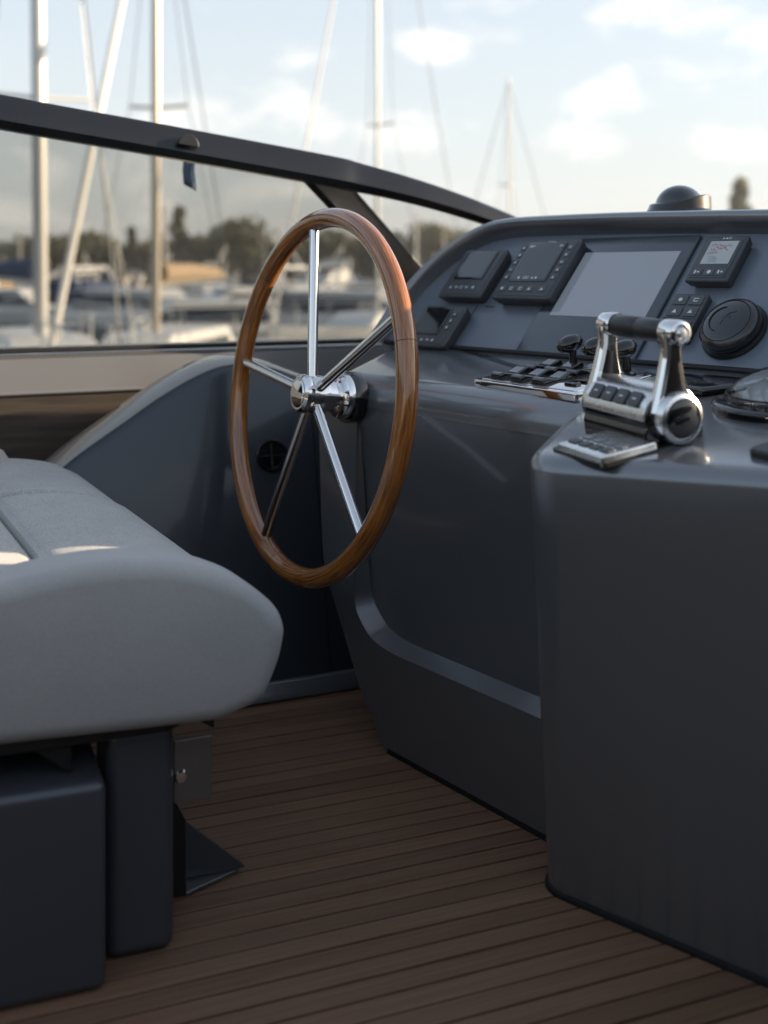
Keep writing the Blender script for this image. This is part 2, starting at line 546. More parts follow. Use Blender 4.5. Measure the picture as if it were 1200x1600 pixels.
M['glass'] = glass_tint('smoke tinted screen glass', (.735, .735, .72))
M['lens'] = glass_tint('clear lens', (.95, .96, .97), 1.6)
M['ridge'] = mat('frosted prism plastic', (.78, .79, .78), .2, 0, .5, .1, .5, noise=(60, .05, ONE))

# water
wm = mat('harbour water', (.020, .032, .036), .08, spec=.5)
_nt = wm.node_tree
_t = _nt.nodes.new('ShaderNodeTexCoord'); _n = _nt.nodes.new('ShaderNodeTexNoise'); _n.inputs['Scale'].default_value = 1.6; _n.inputs['Detail'].default_value = 5
_b = _nt.nodes.new('ShaderNodeBump'); _b.inputs['Strength'].default_value = .5; _b.inputs['Distance'].default_value = .12
_nt.links.new(_t.outputs['Object'], _n.inputs['Vector']); _nt.links.new(_n.outputs['Fac'], _b.inputs['Height'])
_nt.links.new(_b.outputs[0], _nt.nodes['Principled BSDF'].inputs['Normal'])
M['water'] = wm
M['earth'] = mat('shore grass and earth', (.07, .07, .035), .95, noise=(.15, .4, ONE))


def translucent(m, base, k):
    nt = m.node_tree; b = nt.nodes['Principled BSDF']; o = nt.nodes['Material Output']
    tl = nt.nodes.new('ShaderNodeBsdfTranslucent'); tl.inputs['Color'].default_value = (*[min(1, c * 1.5) for c in base], 1)
    mx = nt.nodes.new('ShaderNodeMixShader'); mx.inputs[0].default_value = k
    nt.links.new(b.outputs[0], mx.inputs[1]); nt.links.new(tl.outputs[0], mx.inputs[2]); nt.links.new(mx.outputs[0], o.inputs['Surface'])
    return m


def leafmat(name, base):
    m = mat(name, base, .6, spec=.3, noise=(.9, .45, ONE))
    return translucent(m, base, .45)


M['leaf'] = [leafmat('dark foliage', (.105, .112, .062)), leafmat('olive foliage', (.120, .117, .066)), leafmat('green foliage', (.110, .120, .062))]

translucent(M['pennant'], (.28, .34, .42), .5)

# ------------------------------------------------------------------ frames of the place
O = Vector((-.055, 2.2, 0)); D = Vector((.6, -.8, 0)); FW = Vector((.8, .6, 0)); ZZ = Vector((0, 0, 1))
AL = R(40)
VV = ZZ * math.cos(AL) + FW * math.sin(AL)
NN = D.cross(VV)
DASH0 = O + FW * .3 + ZZ * .738
M_CONSOLE = frame(O, D, FW, ZZ)
M_DASH = frame(DASH0, D, VV, NN)


def dash_frame(u, v, h=0): return frame(DASH0 + D * u + VV * v + NN * h, D, VV, NN)


SH_U = (FW + ZZ * .133).normalized(); SH_N = D.cross(SH_U)


def shelf_frame(t, s, h=0, rot=0):
    p = O + D * t + FW * s + ZZ * (.698 + .133 * s) + SH_N * h
    c, sn = math.cos(rot), math.sin(rot)
    return frame(p, D * c + SH_U * sn, SH_U * c - D * sn, SH_N)


# ================================================================== LARGE STRUCTURE
WATER_Z = -2.3
K = 1.32                                # the near row of boats lies this much farther out
prop(MB().add([(-990, -610, WATER_Z), (990, -610, WATER_Z), (990, 1290, WATER_Z), (-990, 1290, WATER_Z)], [(0, 1, 2, 3)])
     .out('water', M['water'], smooth=0), 'dark rippled harbour water between the moored boats', kind='structure')
# far shore: a low bank
shore = MB()
NX = 60
sv, sf = [], []
for i in range(NX + 1):
    x = -980 + 1960 * i / NX
    y0 = 262 + 14 * math.sin(i * .7) + rnd.uniform(-4, 4)
    for (yy, zz) in ((y0, WATER_Z - .3), (y0 + 4, WATER_Z + .8), (y0 + 40, WATER_Z + 1.4), (y0 + 950, WATER_Z + 3)):
        sv.append((x, yy, zz))
for i in range(NX):
    for k in range(3):
        a = i * 4 + k
        sf.append((a, a + 4, a + 5, a + 1))
prop(mesh('far_shore', sv, sf, M['earth'], smooth=60), 'low far shore under the tree line', kind='structure')

# ---- cockpit floor with teak planks
th = R(22)
PA = Vector((math.cos(th), math.sin(th), 0)); PB = Vector((-math.sin(th), math.cos(th), 0))
floor_m = frame((-.05, 1.9, 0), PA, PB, ZZ)
floor = MB().box(-3.2, 3.4, -3.2, 1.6, -.06, -.0075).out('cockpit_floor', M['rubber'], smooth=0)
floor.matrix_world = floor_m
prop(floor, 'brown teak planked cockpit floor with black caulking lines', kind='structure')
pw, gap, plen = .0345, .0046, 2.6
pl_mb = MB().box(-plen / 2, plen / 2, -pw / 2, pw / 2, -.008, 0)
plank0 = None
k0 = 0
for k in range(-46, 23):
    yb = k * (pw + gap)
    if plank0 is None:
        plank0 = pl_mb.out('plank', M['teak'], floor, bevel=.0012, seg=1); o = plank0
    else:
        o = plank0.copy(); col.objects.link(o)
    o.location = (rnd.uniform(-.25, .25), yb, rnd.uniform(-.0006, .0006))

# ---- port side wall under the window
sd = Vector((.9, .436, 0)).normalized(); sp = Vector((-sd.y, sd.x, 0))
SILL = frame((-.867, 2.6, 0), sd, sp, ZZ)        # x along the boat, y outboard
side = root('side_coaming', 'grey window sill band over a brown wood lined side behind the wheel', 'coaming', SILL)
MB().prism([(-.004, .622), (.0, .626), (.012, .700), (.055, .7085), (.30, .712), (.30, .60), (.02, .60)], -1.6, 1.9, axis=0).out('sill', M['sill'], side, bevel=.006)
MB().box(-1.6, 1.9, .006, .05, .02, .615).out('wood_lining', M['lining'], side, bevel=.003)
MB().box(-1.6, 1.36, .040, .066, .7115, .7225).out('glazing_gasket', M['rubber'], side, bevel=.003)

# ---- dark inner wall with the curved top
wd = Vector((.91, .41, 0)).normalized(); wp = Vector((-wd.y, wd.x, 0))
WL = R(12)
WALL = frame((-.263, 2.407, 0), wd, wp * math.cos(WL) - ZZ * math.sin(WL), ZZ * math.cos(WL) + wp * math.sin(WL))
wall = root('cockpit_wall', 'dark navy glossy side wall with curved top edge behind the wheel', 'wall', WALL)
topc = [(-.85, .20), (-.62, .34), (-.43, .479), (-.405, .496), (-.353, .535), (-.299, .57), (-.245, .604), (-.189, .64), (-.136, .67), (-.089, .693), (-.045, .709), (-.001, .716), (.043, .714), (.092, .703), (.163, .676), (.25, .655), (.6, .65)]
tc_s = [tuple(p) for p in crsp(topc, 4)]
n = len(tc_s)
v, f = [], []
prof = [(0, 0, None), (0, -.016, 0)]
rows = []
rows.append([(x, 0, .0) for x, z in tc_s])
rows.append([(x, 0, z * .5) for x, z in tc_s])
for dy, dz in ((.0, -.022), (.003, -.012), (.008, -.005), (.016, -.001)):
    rows.append([(x, dy, z + dz) for x, z in tc_s])
v, f = loft_vf(rows, False, False, closed=False)
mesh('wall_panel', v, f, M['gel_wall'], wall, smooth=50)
rows = []
for dy, dz in ((.016, -.001), (.030, .008), (.085, .026), (.125, .036), (.150, .030), (.158, -.25)):
    rows.append([(x, dy, z + dz) for x, z in tc_s])
v, f = loft_vf(rows, False, False, closed=False)
mesh('coaming_cap', v, f, M['cap'], wall, smooth=50)  # warm highlight along the wall top, put into this strip's colour
MB().prism([(0, 0), (-.022, 0), (-.022, .014), (-.012, .036), (0, .040)], -.9, .5, axis=0).out('skirting', M['gel'], wall, bevel=.003)
MB().box(.165, .167, -.003, .01, .04, .62).out('joint_strip', M['rubber'], wall, smooth=0)

# ---- windscreen
ws = root('windscreen', 'dark framed tinted windscreen with raked mullion above the side coaming', 'windscreen')
RAIL = [(-1.45, 2.16, 1.335), (-.992, 2.38, 1.272), (-.817, 2.45, 1.240), (-.506, 2.60, 1.197), (-.16, 2.75, 1.146), (-.062, 2.80, 1.129), (.063, 2.85, 1.102), (.193, 2.90, 1.066), (.328, 2.95, 1.020), (.50, 2.99, .95)]
path = crsp(RAIL, 8)


def sweep(path, sec_fn, name, m, parent, smooth=40):
    rings = []
    for i, p in enumerate(path):
        t = (path[min(i + 1, len(path) - 1)] - path[max(i - 1, 0)]).normalized()
        side_ = t.cross(ZZ).normalized()           # towards the cockpit (starboard)
        up_ = side_.cross(t).normalized()
        rings.append([tuple(p + side_ * a + up_ * b) for a, b in sec_fn(i / (len(path) - 1))])
    v, f = loft_vf(rings)
    return mesh(name, v, f, m, parent, smooth=smooth)


def rail_sec(u):
    w = .030; h = .036 if u < .5 else .036 - .018 * (u - .5) / .5
    return [(w * .4, -h), (w, -h * .55), (w * .72, h * .62), (w * .35, h), (-w * .5, h), (-w, h * .5), (-w, -h * .5), (-w * .5, -h)]


sweep(path, rail_sec, 'top_rail', M['rail'], ws)
mul_a, mul_b = Vector((-.165, 2.752, 1.148)), Vector((.247, 3.13, .705))
mt = (mul_b - mul_a).normalized()
ms = mt.cross(Vector((.436, -.9, 0))).normalized()
mn = ms.cross(mt).normalized()
ring = lambda p, k: [tuple(p + ms * a * k + mn * b * k) for a, b in ((-.042, -.012), (-.036, .014), (.036, .014), (.042, -.012), (.036, -.02), (-.036, -.02))]
v, f = loft_vf([ring(mul_a, 1.0), ring(mul_a.lerp(mul_b, .5), .9), ring(mul_b, .8)])
mesh('mullion', v, f, M['rail'], ws, bevel=.004)


def pane(name, pts, thick=.006):
    pts = [Vector(p) for p in pts]
    nrm = (pts[1] - pts[0]).cross(pts[2] - pts[0]).normalized()
    k = len(pts)
    v = [tuple(p + nrm * thick / 2) for p in pts] + [tuple(p - nrm * thick / 2) for p in pts]
    f = [tuple(range(k)), tuple(range(k, 2 * k))[::-1]] + [(i, k + i, k + (i + 1) % k, (i + 1) % k) for i in range(k)]
    return mesh(name, v, f, M['glass'], ws, smooth=0)


lo_a = Vector((-.867, 2.6, .716)) + sp * .053 - sd * 1.5
lo_b = Vector((-.867, 2.6, .716)) + sp * .053 + sd * 1.24
side_top = [p for p in path if p.x < -.15]
pts = [lo_a, lo_b, mul_b] + [mul_a] + [p + Vector((0, 0, -.01)) for p in reversed(side_top[::4])]
# strip of quads between sill and rail so the pane follows the rail's curve
k = 24
ps = crsp([RAIL[i] for i in range(0, 5)], 8)
v, f = [], []
outw = sp * .006
for i in range(k + 1):
    u = i / k
    a = lo_a.lerp(lo_b, u)
    q = ps[min(int(u * (len(ps) - 1)), len(ps) - 1)] - ZZ * .015
    for e in (0, 1):
        v.append(tuple(a + outw * e)); v.append(tuple(q + outw * e))
for i in range(k):
    b = i * 4
    f += [(b, b + 4, b + 5, b + 1), (b + 2, b + 3, b + 7, b + 6), (b + 1, b + 5, b + 7, b + 3), (b, b + 2, b + 6, b + 4)]
f += [(0, 1, 3, 2), (k * 4, k * 4 + 2, k * 4 + 3, k * 4 + 1)]
mesh('side_pane', v, f, M['glass'], ws, smooth=30)
fp = [mul_b + Vector((.03, 0, 0)), mul_a + Vector((.04, .03, -.02))] + [p - ZZ * .01 for p in path if p.x > -.05] + [Vector((.50, 3.0, .70))]
v, f = [], []
off = Vector((-.003, .006, 0))
c0 = Vector((.2, 2.99, .85))
for p in [c0] + fp: v.append(tuple(p))
kk = len(fp)
f = [(0, 1 + i, 1 + (i + 1) % kk) for i in range(kk)]
mesh('front_pane', v, f, M['glass'], ws, smooth=60)
# small half-round clip on the rail face
cl = [(-.024 * math.cos(PI * i / 12), .026 * math.sin(PI * i / 12)) for i in range(13)]
cp = Vector((-.452, 2.613, 1.183)); ct = Vector((.9, .42, -.13)).normalized(); cs = ct.cross(ZZ).normalized()
ob = MB().prism(cl, .022, .034).out('rail_clip', M['black'], ws, bevel=.002)
ob.matrix_local = frame(cp, ct, cs.cross(ct), cs)
# pennant hanging outside the glass under the clip
pen = root('pennant', 'small blue grey pennant hanging under the window rail', 'flag', Matrix.Translation((-.505, 2.95, 1.17)))
rings = []
pv, pf = [], []
for i in range(9):
    z = .05 - .095 * i / 8
    for j in range(6):
        x = -.010 + .032 * j / 5
        pv.append((x + .002 * math.sin(i), .006 * math.sin(j * 1.6 + i * .5), z - (.018 * j / 5 if i == 8 else 0)))
for i in range(8):
    for j in range(5):
        a = i * 6 + j
        pf.append((a, a + 1, a + 7, a + 6))
ob = mesh('cloth', pv, pf, M['pennant'], pen, smooth=60)
sm_ = ob.modifiers.new('thick', 'SOLIDIFY'); sm_.thickness = .0015
tube('cord', [(0, 0, .05), (.004, -.12, .065), (.02, -.30, .055)], .0012, M['rubber'], pen, n=6)

# ---- starboard and aft coamings, out of view, placed and raised to shade the cockpit
sc_ = root('starboard_shade_coaming', 'unseen dark side coaming on the right, added to shade the cockpit', 'wall', M_CONSOLE)
MB().box(2.3, 2.5, -2.3, 1.2, -.05, .95).out('shade_coaming_panel', M['gel_wall'], sc_, bevel=.03)
ac_ = root('aft_shade_coaming', 'unseen dark coaming behind the seat, added to darken the foreground', 'wall', M_CONSOLE)
MB().box(-1.6, 2.28, -2.35, -2.15, -.05, 1.15).out('shade_coaming_panel', M['gel_wall'], ac_, bevel=.03)

fd = MB().prism([(-.34, 1.02), (2.5, 1.02), (2.5, 2.2), (1.9, 3.4), (.9, 4.2), (.1, 3.6), (-.3, 2.2)], -.4, .575).out('foredeck', M['sill'], smooth=30, bevel=.03)
fd.matrix_world = M_CONSOLE
prop(fd, 'grey foredeck ahead of the helm console', kind='structure')
MB().box(1.22, 2.28, .42, 1.0, .0, .60).out('side_step', M['gel_wall'], sc_, bevel=.02)

# ================================================================== HELM CONSOLE
con = root('helm_console', 'dark blue grey glossy helm console carrying the dash and throttle pedestal', 'console', M_CONSOLE)
# local coordinates: x = t (to starboard), y = s (forward), z up
# recessed front panel
rows = []
for z, s in ((.15, .046), (.20, .045), (.26, .043), (.32, .040), (.38, .036), (.44, .030), (.50, .023), (.56, .014), (.60, .008), (.635, .003), (.66, .001)):
    rows.append([(-.05, s, z), (.2, s, z), (.5, s, z), (.95, s, z)])
v, f = loft_vf(rows, False, False, closed=False)
mesh('front_panel', v, f, M['gel'], con, smooth=60)
# surround: left upright and lower band around the recessed panel (outline in t,z)
outer = [(-.085, .66), (-.112, .60), (-.112, .525), (-.100, .336), (-.063, .26), (-.023, .192), (.0095, .109), (.078, 0.004)]
outer = [tuple(p) for p in crsp(outer, 4)]
inner = [(.95, .193), (.60, .193), (.30, .193), (.16, .193), (.115, .194), (.075, .1985), (.042, .209), (.016, .228), (-.004, .252), (-.013, .285), (-.0125, .36), (-.009, .46), (-.005, .56), (-.002, .62), (.002, .66)]
inner = [tuple(p) for p in crsp(inner, 3)]
poly = outer + [(.95, .004)] + inner
poly = poly[::-1]


def sur_s(z): return .022 * max(0, (.19 - z) / .19)


def sur_ring(off_, ds):
    q = inset(poly, off_)
    return [(t, sur_s(z) + ds, z) for t, z in q]


rings = [[(t, .22, z) for t, z in poly], sur_ring(0, .009), sur_ring(.0012, .004), sur_ring(.004, .0012), sur_ring(.009, 0)]
v, f = loft_vf(rings, False, True)
mesh('front_surround', v, f, M['gel'], con, smooth=45)
# solid body behind the front
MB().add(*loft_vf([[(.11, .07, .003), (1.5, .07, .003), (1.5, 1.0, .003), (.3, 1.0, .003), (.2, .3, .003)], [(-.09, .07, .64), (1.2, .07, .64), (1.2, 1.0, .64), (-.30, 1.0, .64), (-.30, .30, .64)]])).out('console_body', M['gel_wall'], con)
# sloping ledge round the recess
def pan_s(z): return .046 * max(0, min(1, (.66 - z) / .40)) ** .8 - .002
q_in = inset(inner[::-1] + [(.95, .66)], 0)
led0, led1 = [], []
for i, (t, z) in enumerate(inner):
    a = Vector(inner[max(i - 1, 0)]); b = Vector(inner[min(i + 1, len(inner) - 1)])
    e = (b - a).normalized(); nr = Vector((e.y, -e.x))
    if nr.x < 0 and nr.y < 0: nr = -nr
    w_ = .008 + .011 * max(0, nr.y)
    p = Vector((t, z)) + nr * w_
    led0.append((t, .003, z)); led1.append((p.x, pan_s(p.y), p.y))
v, f = loft_vf([led0, led1], False, False, closed=False)
mesh('recess_ledge', v, f, M['gel'], con, smooth=60)
MB().box(.075, .95, .020, .20, .0005, .010).out('base_gasket', M['rubber'], con, smooth=0)
# shelf
sh = rpoly([(-.09, 0.0), (.70, 0.0), (.70, .42), (-.31, .42), (-.26, .27)], [.06, .03, 0, .03, .10], 8)
slab('shelf', sh, .645, lambda t, s: .698 + .133 * s, M['gel'], con, r=.042, seg=7, smooth=45)
# pedestal: lofted between floor outline and top outline
top = rpoly([(.668, -.205), (1.55, .045), (1.55, .40), (.50, .40), (.49, .12)], [.075, 0, 0, 0, .03], 8)
bot = rpoly([(.590, -.085), (1.50, .10), (1.50, .40), (.50, .40), (.47, .14)], [.05, 0, 0, 0, .03], 8)
ztop = lambda s: .686 + .17 * s
rings = []
for k in range(9):
    u = k / 8
    rings.append([(b[0] + (t[0] - b[0]) * u, b[1] + (t[1] - b[1]) * u, (ztop(t[1]) - .022) * u + .001) for b, t in zip(bot, top)])
for k in range(1, 8):
    a = PI / 2 * k / 7
    q = inset(top, .024 * (1 - math.cos(a)))
    rings.append([(t, s, ztop(s) - .022 * (1 - math.sin(a))) for t, s in q])
v, f = loft_vf(rings)
mesh('throttle_pedestal', v, f, M['gel'], con, smooth=45)
slab('pedestal_gasket', inset(bot, -.005), .0005, .009, M['rubber'], con, r=.003, seg=2)
# dash panel in the plane of the dash
edge = [(-.300, .0), (-.299, .06), (-.292, .120), (-.276, .175), (-.248, .226), (-.208, .268), (-.160, .297), (-.10, .310), (0.0, .313), (.25, .310), (.55, .300), (.645, .292), (.700, .262), (.726, .20), (.735, .12), (.738, .0)]
es = [tuple(p) for p in crsp(edge, 5)]
M_REL = M_CONSOLE.inverted() @ M_DASH
v = [M_REL @ Vector((a, b, 0)) for a, b in es] + []
v2 = [M_REL @ Vector((a, b, -.02)) for a, b in es] + []
k = len(v)
mesh('dash_panel', v + v2, [tuple(range(k))[::-1], tuple(range(k, 2 * k))] + [(i, (i + 1) % k, k + (i + 1) % k, k + i) for i in range(k)], M['panel'], con, smooth=0)
v, f = tube_vf([M_REL @ Vector((a, .0, .0045)) for a in (-.30, .2, .5, .738)], .0055, 8)
mesh('dash_gasket', v, f, M['rubber'], con)
# thin seams between the dash plates
for (a0, b0, a1, b1) in ((-.075, .008, -.072, .118), (-.018, .115, -.046, .115),):
    v, f = tube_vf([M_REL @ Vector((a0, b0, .0)), M_REL @ Vector((a1, b1, .0))], .0012, 6)
    mesh('dash_seam', v, f, M['rubber'], con)
# hood lip swept along the edge of the dash
sec = [(-.001, -.012), (.0015, .012), (.003, .030), (.008, .040), (.016, .043), (.026, .038), (.034, .026), (.037, .010), (.036, -.02), (.030, -.10)]
rings = []
for i, (a, b) in enumerate(es):
    p0 = Vector(es[max(i - 1, 0)]); p1 = Vector(es[min(i + 1, k - 1)])
    t = (p1 - p0).normalized(); nr = Vector((-t.y, t.x))
    sc2 = .55 + .45 * min(1, max(0, (b / .33)))
    rings.append([tuple(M_REL @ Vector((a + nr.x * q * sc2, b + nr.y * q * sc2, w))) for q, w in sec])
v, f = loft_vf(rings, True, True, closed=False)
hood = mesh('dash_hood', v, f, M['gel'], con, smooth=50)
# shell behind the dash
rings = []
for fwd, dz, q in ((.02, -.01, .02), (.22, -.03, .01), (.42, -.08, -.02), (.50, -.5, -.03)):
    rr_ = []
    for i, (a, b) in enumerate(es):
        p = M_REL @ Vector((a, b, -.02))
        rr_.append((p.x, p.y + fwd, max(.60, p.z + dz * min(1, b / .3))))
    rings.append(rr_)
v, f = loft_vf(rings, False, False, closed=False)
mesh('dash_back', v, f, M['gel'], con, smooth=50)
# raised dark tray on the shelf between switches and light
tr = slab('shelf_tray', rpoly([(.0, 0), (.16, -.02), (.20, .05), (.20, .075), (-.02, .08)], [.01, .01, .02, .01, .01]), 0, .010, M['gloss'], con, r=.006)
tr.matrix_local = M_CONSOLE.inverted() @ shelf_frame(.535, .165, -.002)

# ================================================================== STEERING WHEEL
phi, tau = R(59.44), R(6.6)
wn_ = Vector((-math.sin(phi) * math.cos(tau), -math.cos(phi) * math.cos(tau), math.sin(tau)))
wx = ZZ.cross(wn_).normalized(); wy = wn_.cross(wx).normalized()
WR, WT = .334, .0188
M_WHEEL = frame((-.1349, 2.16, .6706), wx, wy, wn_)
wheel = root('steering_wheel', 'varnished mahogany steering wheel with five polished steel spokes', 'steering wheel', M_WHEEL)
v, f = [], []
NU, NV = 128, 20
for i in range(NU):
    a = 2 * PI * i / NU
    for j in range(NV):
        b = 2 * PI * j / NV
        r_ = WR + WT * math.cos(b)
        v.append((r_ * math.cos(a), r_ * math.sin(a), WT * 1.02 * math.sin(b)))
for i in range(NU):
    for j in range(NV):
        f.append((i * NV + j, ((i + 1) % NU) * NV + j, ((i + 1) % NU) * NV + (j + 1) % NV, i * NV + (j + 1) % NV))
mesh('rim', v, f, M['mahogany'], wheel, smooth=180)
for a in (258, 20, 138):
    a = R(a)
    ringp = [((WR + (WT + .0001) * math.cos(b)) * math.cos(a), (WR + (WT + .0001) * math.cos(b)) * math.sin(a), (WT + .0001) * 1.02 * math.sin(b)) for b in [2 * PI * i / 24 for i in range(25)]]
    tube('rim_joint', ringp, .00045, M['rubber'], wheel, n=5)
for a in (101, 173, 245, 317, 29):
    a = R(a)
    c, s = math.cos(a), math.sin(a)
    tube('spoke', [(c * .025, s * .025, .0), (c * (WR - WT * .8), s * (WR - WT * .8), .0)], .0098, M['chrome'], wheel, n=20)
lathe('hub', [(0, .030), (.030, .030), (.0355, .026), (.0365, .020), (.0355, .014), (.033, .010), (.034, .004), (.036, -.006), (.0355, -.022), (.029, -.026), (.029, -.040), (.034, -.043), (.036, -.047), (.034, -.051), (.036, -.054), (.042, -.057), (.044, -.066), (.043, -.074), (.0, -.074)], M['chrome'], wheel, n=48, smooth=30)
lathe('hub_cap', [(.0, .0345), (.012, .0342), (.024, .0325), (.0265, .0305), (.0265, .029), (0, .029)], M['chrome'], wheel, n=48, smooth=30)
lathe('hub_gasket', [(0, -.0735), (.049, -.0735), (.050, -.080), (.048, -.094), (0, -.094)], M['gloss'], wheel, n=48)

# ================================================================== AIR VENT on the wall
vent = root('air_vent', 'round black air vent in the dark wall behind the wheel', 'air vent', WALL @ frame((.065, -.001, .508), (1, 0, 0), (0, 0, 1), (0, -1, 0)))
lathe('bezel', [(.026, .0), (.0355, .0), (.0365, .004), (.034, .008), (.030, .008), (.027, .004), (.026, -.0)], M['gloss'], vent, n=40)
lathe('duct', [(0, -.012), (.027, -.012), (.028, .002), (.026, .002), (.0255, -.010), (0, -.010)], M['rubber'], vent, n=32)
MB().box(-.026, .026, -.0015, .0015, -.004, .004).out('vane', M['black'], vent, smooth=0)
MB().box(-.0015, .0015, -.026, .026, -.004, .0045).out('vane', M['black'], vent, smooth=0)

# ================================================================== DASH INSTRUMENTS


def symbols(parent, pts, z, size, m=None, seed=0):
    """tiny printed key symbols, each a few flat strokes"""
    r2 = random.Random(seed)
    for (x, y) in pts:
        b = MB()
        kind = r2.randrange(4)
        s = size
        if kind == 0:
            b.box(x - s, x - s * .4, y - s * .7, y + s * .7, z, z + .0004).box(x + s * .1, x + s, y - s * .3, y + s * .3, z, z + .0004)
        elif kind == 1:
            b.prism([(x - s, y - s * .7), (x + s, y - s * .7), (x, y + s * .8)], z, z + .0004)
        elif kind == 2:
            b.box(x - s, x + s, y - s * .75, y - s * .45, z, z + .0004).box(x - s, x + s, y + s * .45, y + s * .75, z, z + .0004).box(x - s, x - s * .7, y - s * .44, y + s * .44, z, z + .0004)
        else:
            b.prism([(x + s * .8 * math.cos(2 * PI * i / 10), y + s * .8 * math.sin(2 * PI * i / 10)) for i in range(10)], z, z + .0004)
        b.out('symbol', m or M['print'], parent, smooth=0)


def housing(parent, w, h, t, r=.012, lip=.004):
    v, f = slab_vf(rect(w - .012, h - .012, r), 0, .006, 0)
    mb = MB().add(v, f)
    v, f = slab_vf(rect(w, h, r), .006, t, .005, 4, draft=-.004)
    mb.add(v, f)
    mb.out('housing', M['device'], parent, smooth=35)
    return slab('face_plate', rect(w - .014, h - .014, r * .7), t - .001, t + .0012, M['device'], parent, r=.0008, seg=2)


def display(parent, w, h, cx, cy, z, m, bez=.004):
    sb_ = slab('screen_bezel', rect(w + bez * 2, h + bez * 2, .004, cx, cy), z - .001, z + .0022, M['gloss'], parent, r=.001, seg=2)
    slab('screen', rect(w, h, .002, cx, cy), z, z + .0028, m, sb_, r=.0003, seg=1)


d1 = root('instrument_display', 'small black display at the dash top left, beside the larger keyed display', 'display', dash_frame(-.116, .186))
fp_d1 = housing(d1, .142, .138, .028)
display(d1, .088, .072, .0, .020, .029, M['darkscreen'])
symbols(fp_d1, [(-.040, -.042), (-.020, -.042), (-.004, -.042), (.014, -.042), (.034, -.042)], .0295, .0042, seed=1)
symbols(fp_d1, [(-.006, .0585), (.002, .0585), (.010, .0585)], .0295, .0028, seed=4)

d2 = root('instrument_display', 'large black keyed display with soft keys down both sides left of the chart screen', 'display', dash_frame(.078, .196))
fp_d2 = housing(d2, .170, .162, .030)
display(d2, .102, .098, -.004, .016, .031, M['darkscreen'])
for i, y in enumerate((.055, .035, .015, -.005, -.025)):
    for x in (-.070, .066):
        slab('key', rect(.015, .013, .003, x, y), .030, .0325, M['key'], fp_d2, r=.0008, seg=2)
symbols(fp_d2, [(x, y) for y in (.055, .035, .015, -.005, -.025) for x in (-.070, .066)], .0326, .0036, seed=8)
for i, x in enumerate((-.062, -.034, -.008, .018, .054)):
    slab('key', rect(.020, .015, .004, x, -.056), .030, .0325, M['key'], fp_d2, r=.0008, seg=2)
symbols(fp_d2, [(x, -.056) for x in (-.062, -.034, -.008, .018, .054)], .0326, .0046, seed=9)
symbols(fp_d2, [(-.030, -.028), (-.012, -.028), (-.004, -.028), (.010, -.028), (.020, -.028)], .0338, .004, seed=12)
symbols(fp_d2, [(-.006, .0705), (.002, .0705), (.010, .0705)], .0313, .0030, seed=5)
symbols(fp_d2, [(-.048, .058), (-.040, .058), (.040, .058)], .0338, .0042, seed=15)

d3 = root('instrument_display', 'black display with side keys at the dash lower left partly behind the wheel rim', 'display', dash_frame(-.132, .038))
fp_d3 = housing(d3, .140, .112, .028)
display(d3, .080, .066, -.012, .010, .029, M['darkscreen'])
for y in (.030, .012, -.006):
    slab('key', rect(.012, .012, .003, .049, y), .029, .0312, M['key'], fp_d3, r=.0008, seg=2)
symbols(fp_d3, [(.049, .030), (.049, .012), (.049, -.006)], .0313, .0034, seed=21)
symbols(fp_d3, [(-.030, -.040), (-.010, -.040), (.010, -.040), (.026, -.040)], .0295, .004, seed=22)

# chart display: flush black glass with lit screen
mf = root('chart_display', 'wide glass chart display with pale blue lit screen in the dash centre', 'display', dash_frame(.279, .150))
slab('bezel', rect(.302, .294, .004), .0, .0075, M['bezel'], mf, r=.0025, seg=3)
slab('screen', rect(.240, .162, .001, .006, .025), .0072, .0081, M['screen'], mf)
symbols(mf, [(.0, -.118)], .0076, .0026, seed=3)

d4 = root('instrument_display', 'small upright display with red trace on pale screen at the dash upper right', 'display', dash_frame(.511, .222))
fp_d4 = housing(d4, .092, .106, .026, .006)
lcd_ = slab('screen', rect(.060, .053, .001, .002, .012), .0265, .0276, M['lcd'], d4)
r3 = random.Random(5)
for (x0, n_, y0, mtl) in ((-.022, 12, .028, 'redprint'), (-.020, 10, .020, 'redprint'), (-.024, 6, .012, 'redprint'), (-.018, 6, .0, 'tealprint'), (-.012, 4, -.008, 'tealprint')):
    mb = MB(); x = x0
    for i in range(n_):
        a, b = x, x + .0035
        y1, y2 = y0 + r3.uniform(-.004, .004), y0 + r3.uniform(-.004, .004)
        mb.add([(a, y1 - .0009, .0279), (b, y2 - .0009, .0279), (b, y2 + .0009, .0279), (a, y1 + .0009, .0279)], [(0, 1, 2, 3)])
        x = b + .0002
    mb.out('trace', M[mtl], lcd_, smooth=0)
for i, x in enumerate((-.024, .002, .026)):
    slab('key', rect(.021, .015, .003, x, -.034), .0268, .0285, M['key'], fp_d4, r=.0006, seg=2)
symbols(fp_d4, [(x, -.034) for x in (-.024, .002, .026)], .0286, .0052, seed=31)
symbols(fp_d4, [(-.004, .0455), (.003, .0455), (.010, .0455)], .0273, .0028, seed=33)

kp = root('keypad', 'narrow black keypad between chart screen and round black cap', 'keypad', dash_frame(.490, .097))
v, f = slab_vf(rect(.074, .104, .006), 0, .016, .003, 3, draft=-.002)
kph = mesh('housing', v, f, M['device'], kp)
kpk = [(-.017, .036), (.017, .036), (-.017, .010), (.017, .010), (-.017, -.020), (.017, -.020), (-.017, -.042), (.017, -.042)]
for (x, y) in kpk:
    slab('key', rect(.029, .021, .003, x, y), .0155, .0176, M['key'], kph, r=.0007, seg=2)
symbols(kph, kpk, .0177, .0052, seed=41)
MB().box(-.034, .034, -.0055, -.0045, .0158, .0166).out('divider', M['rubber'], kph, smooth=0)

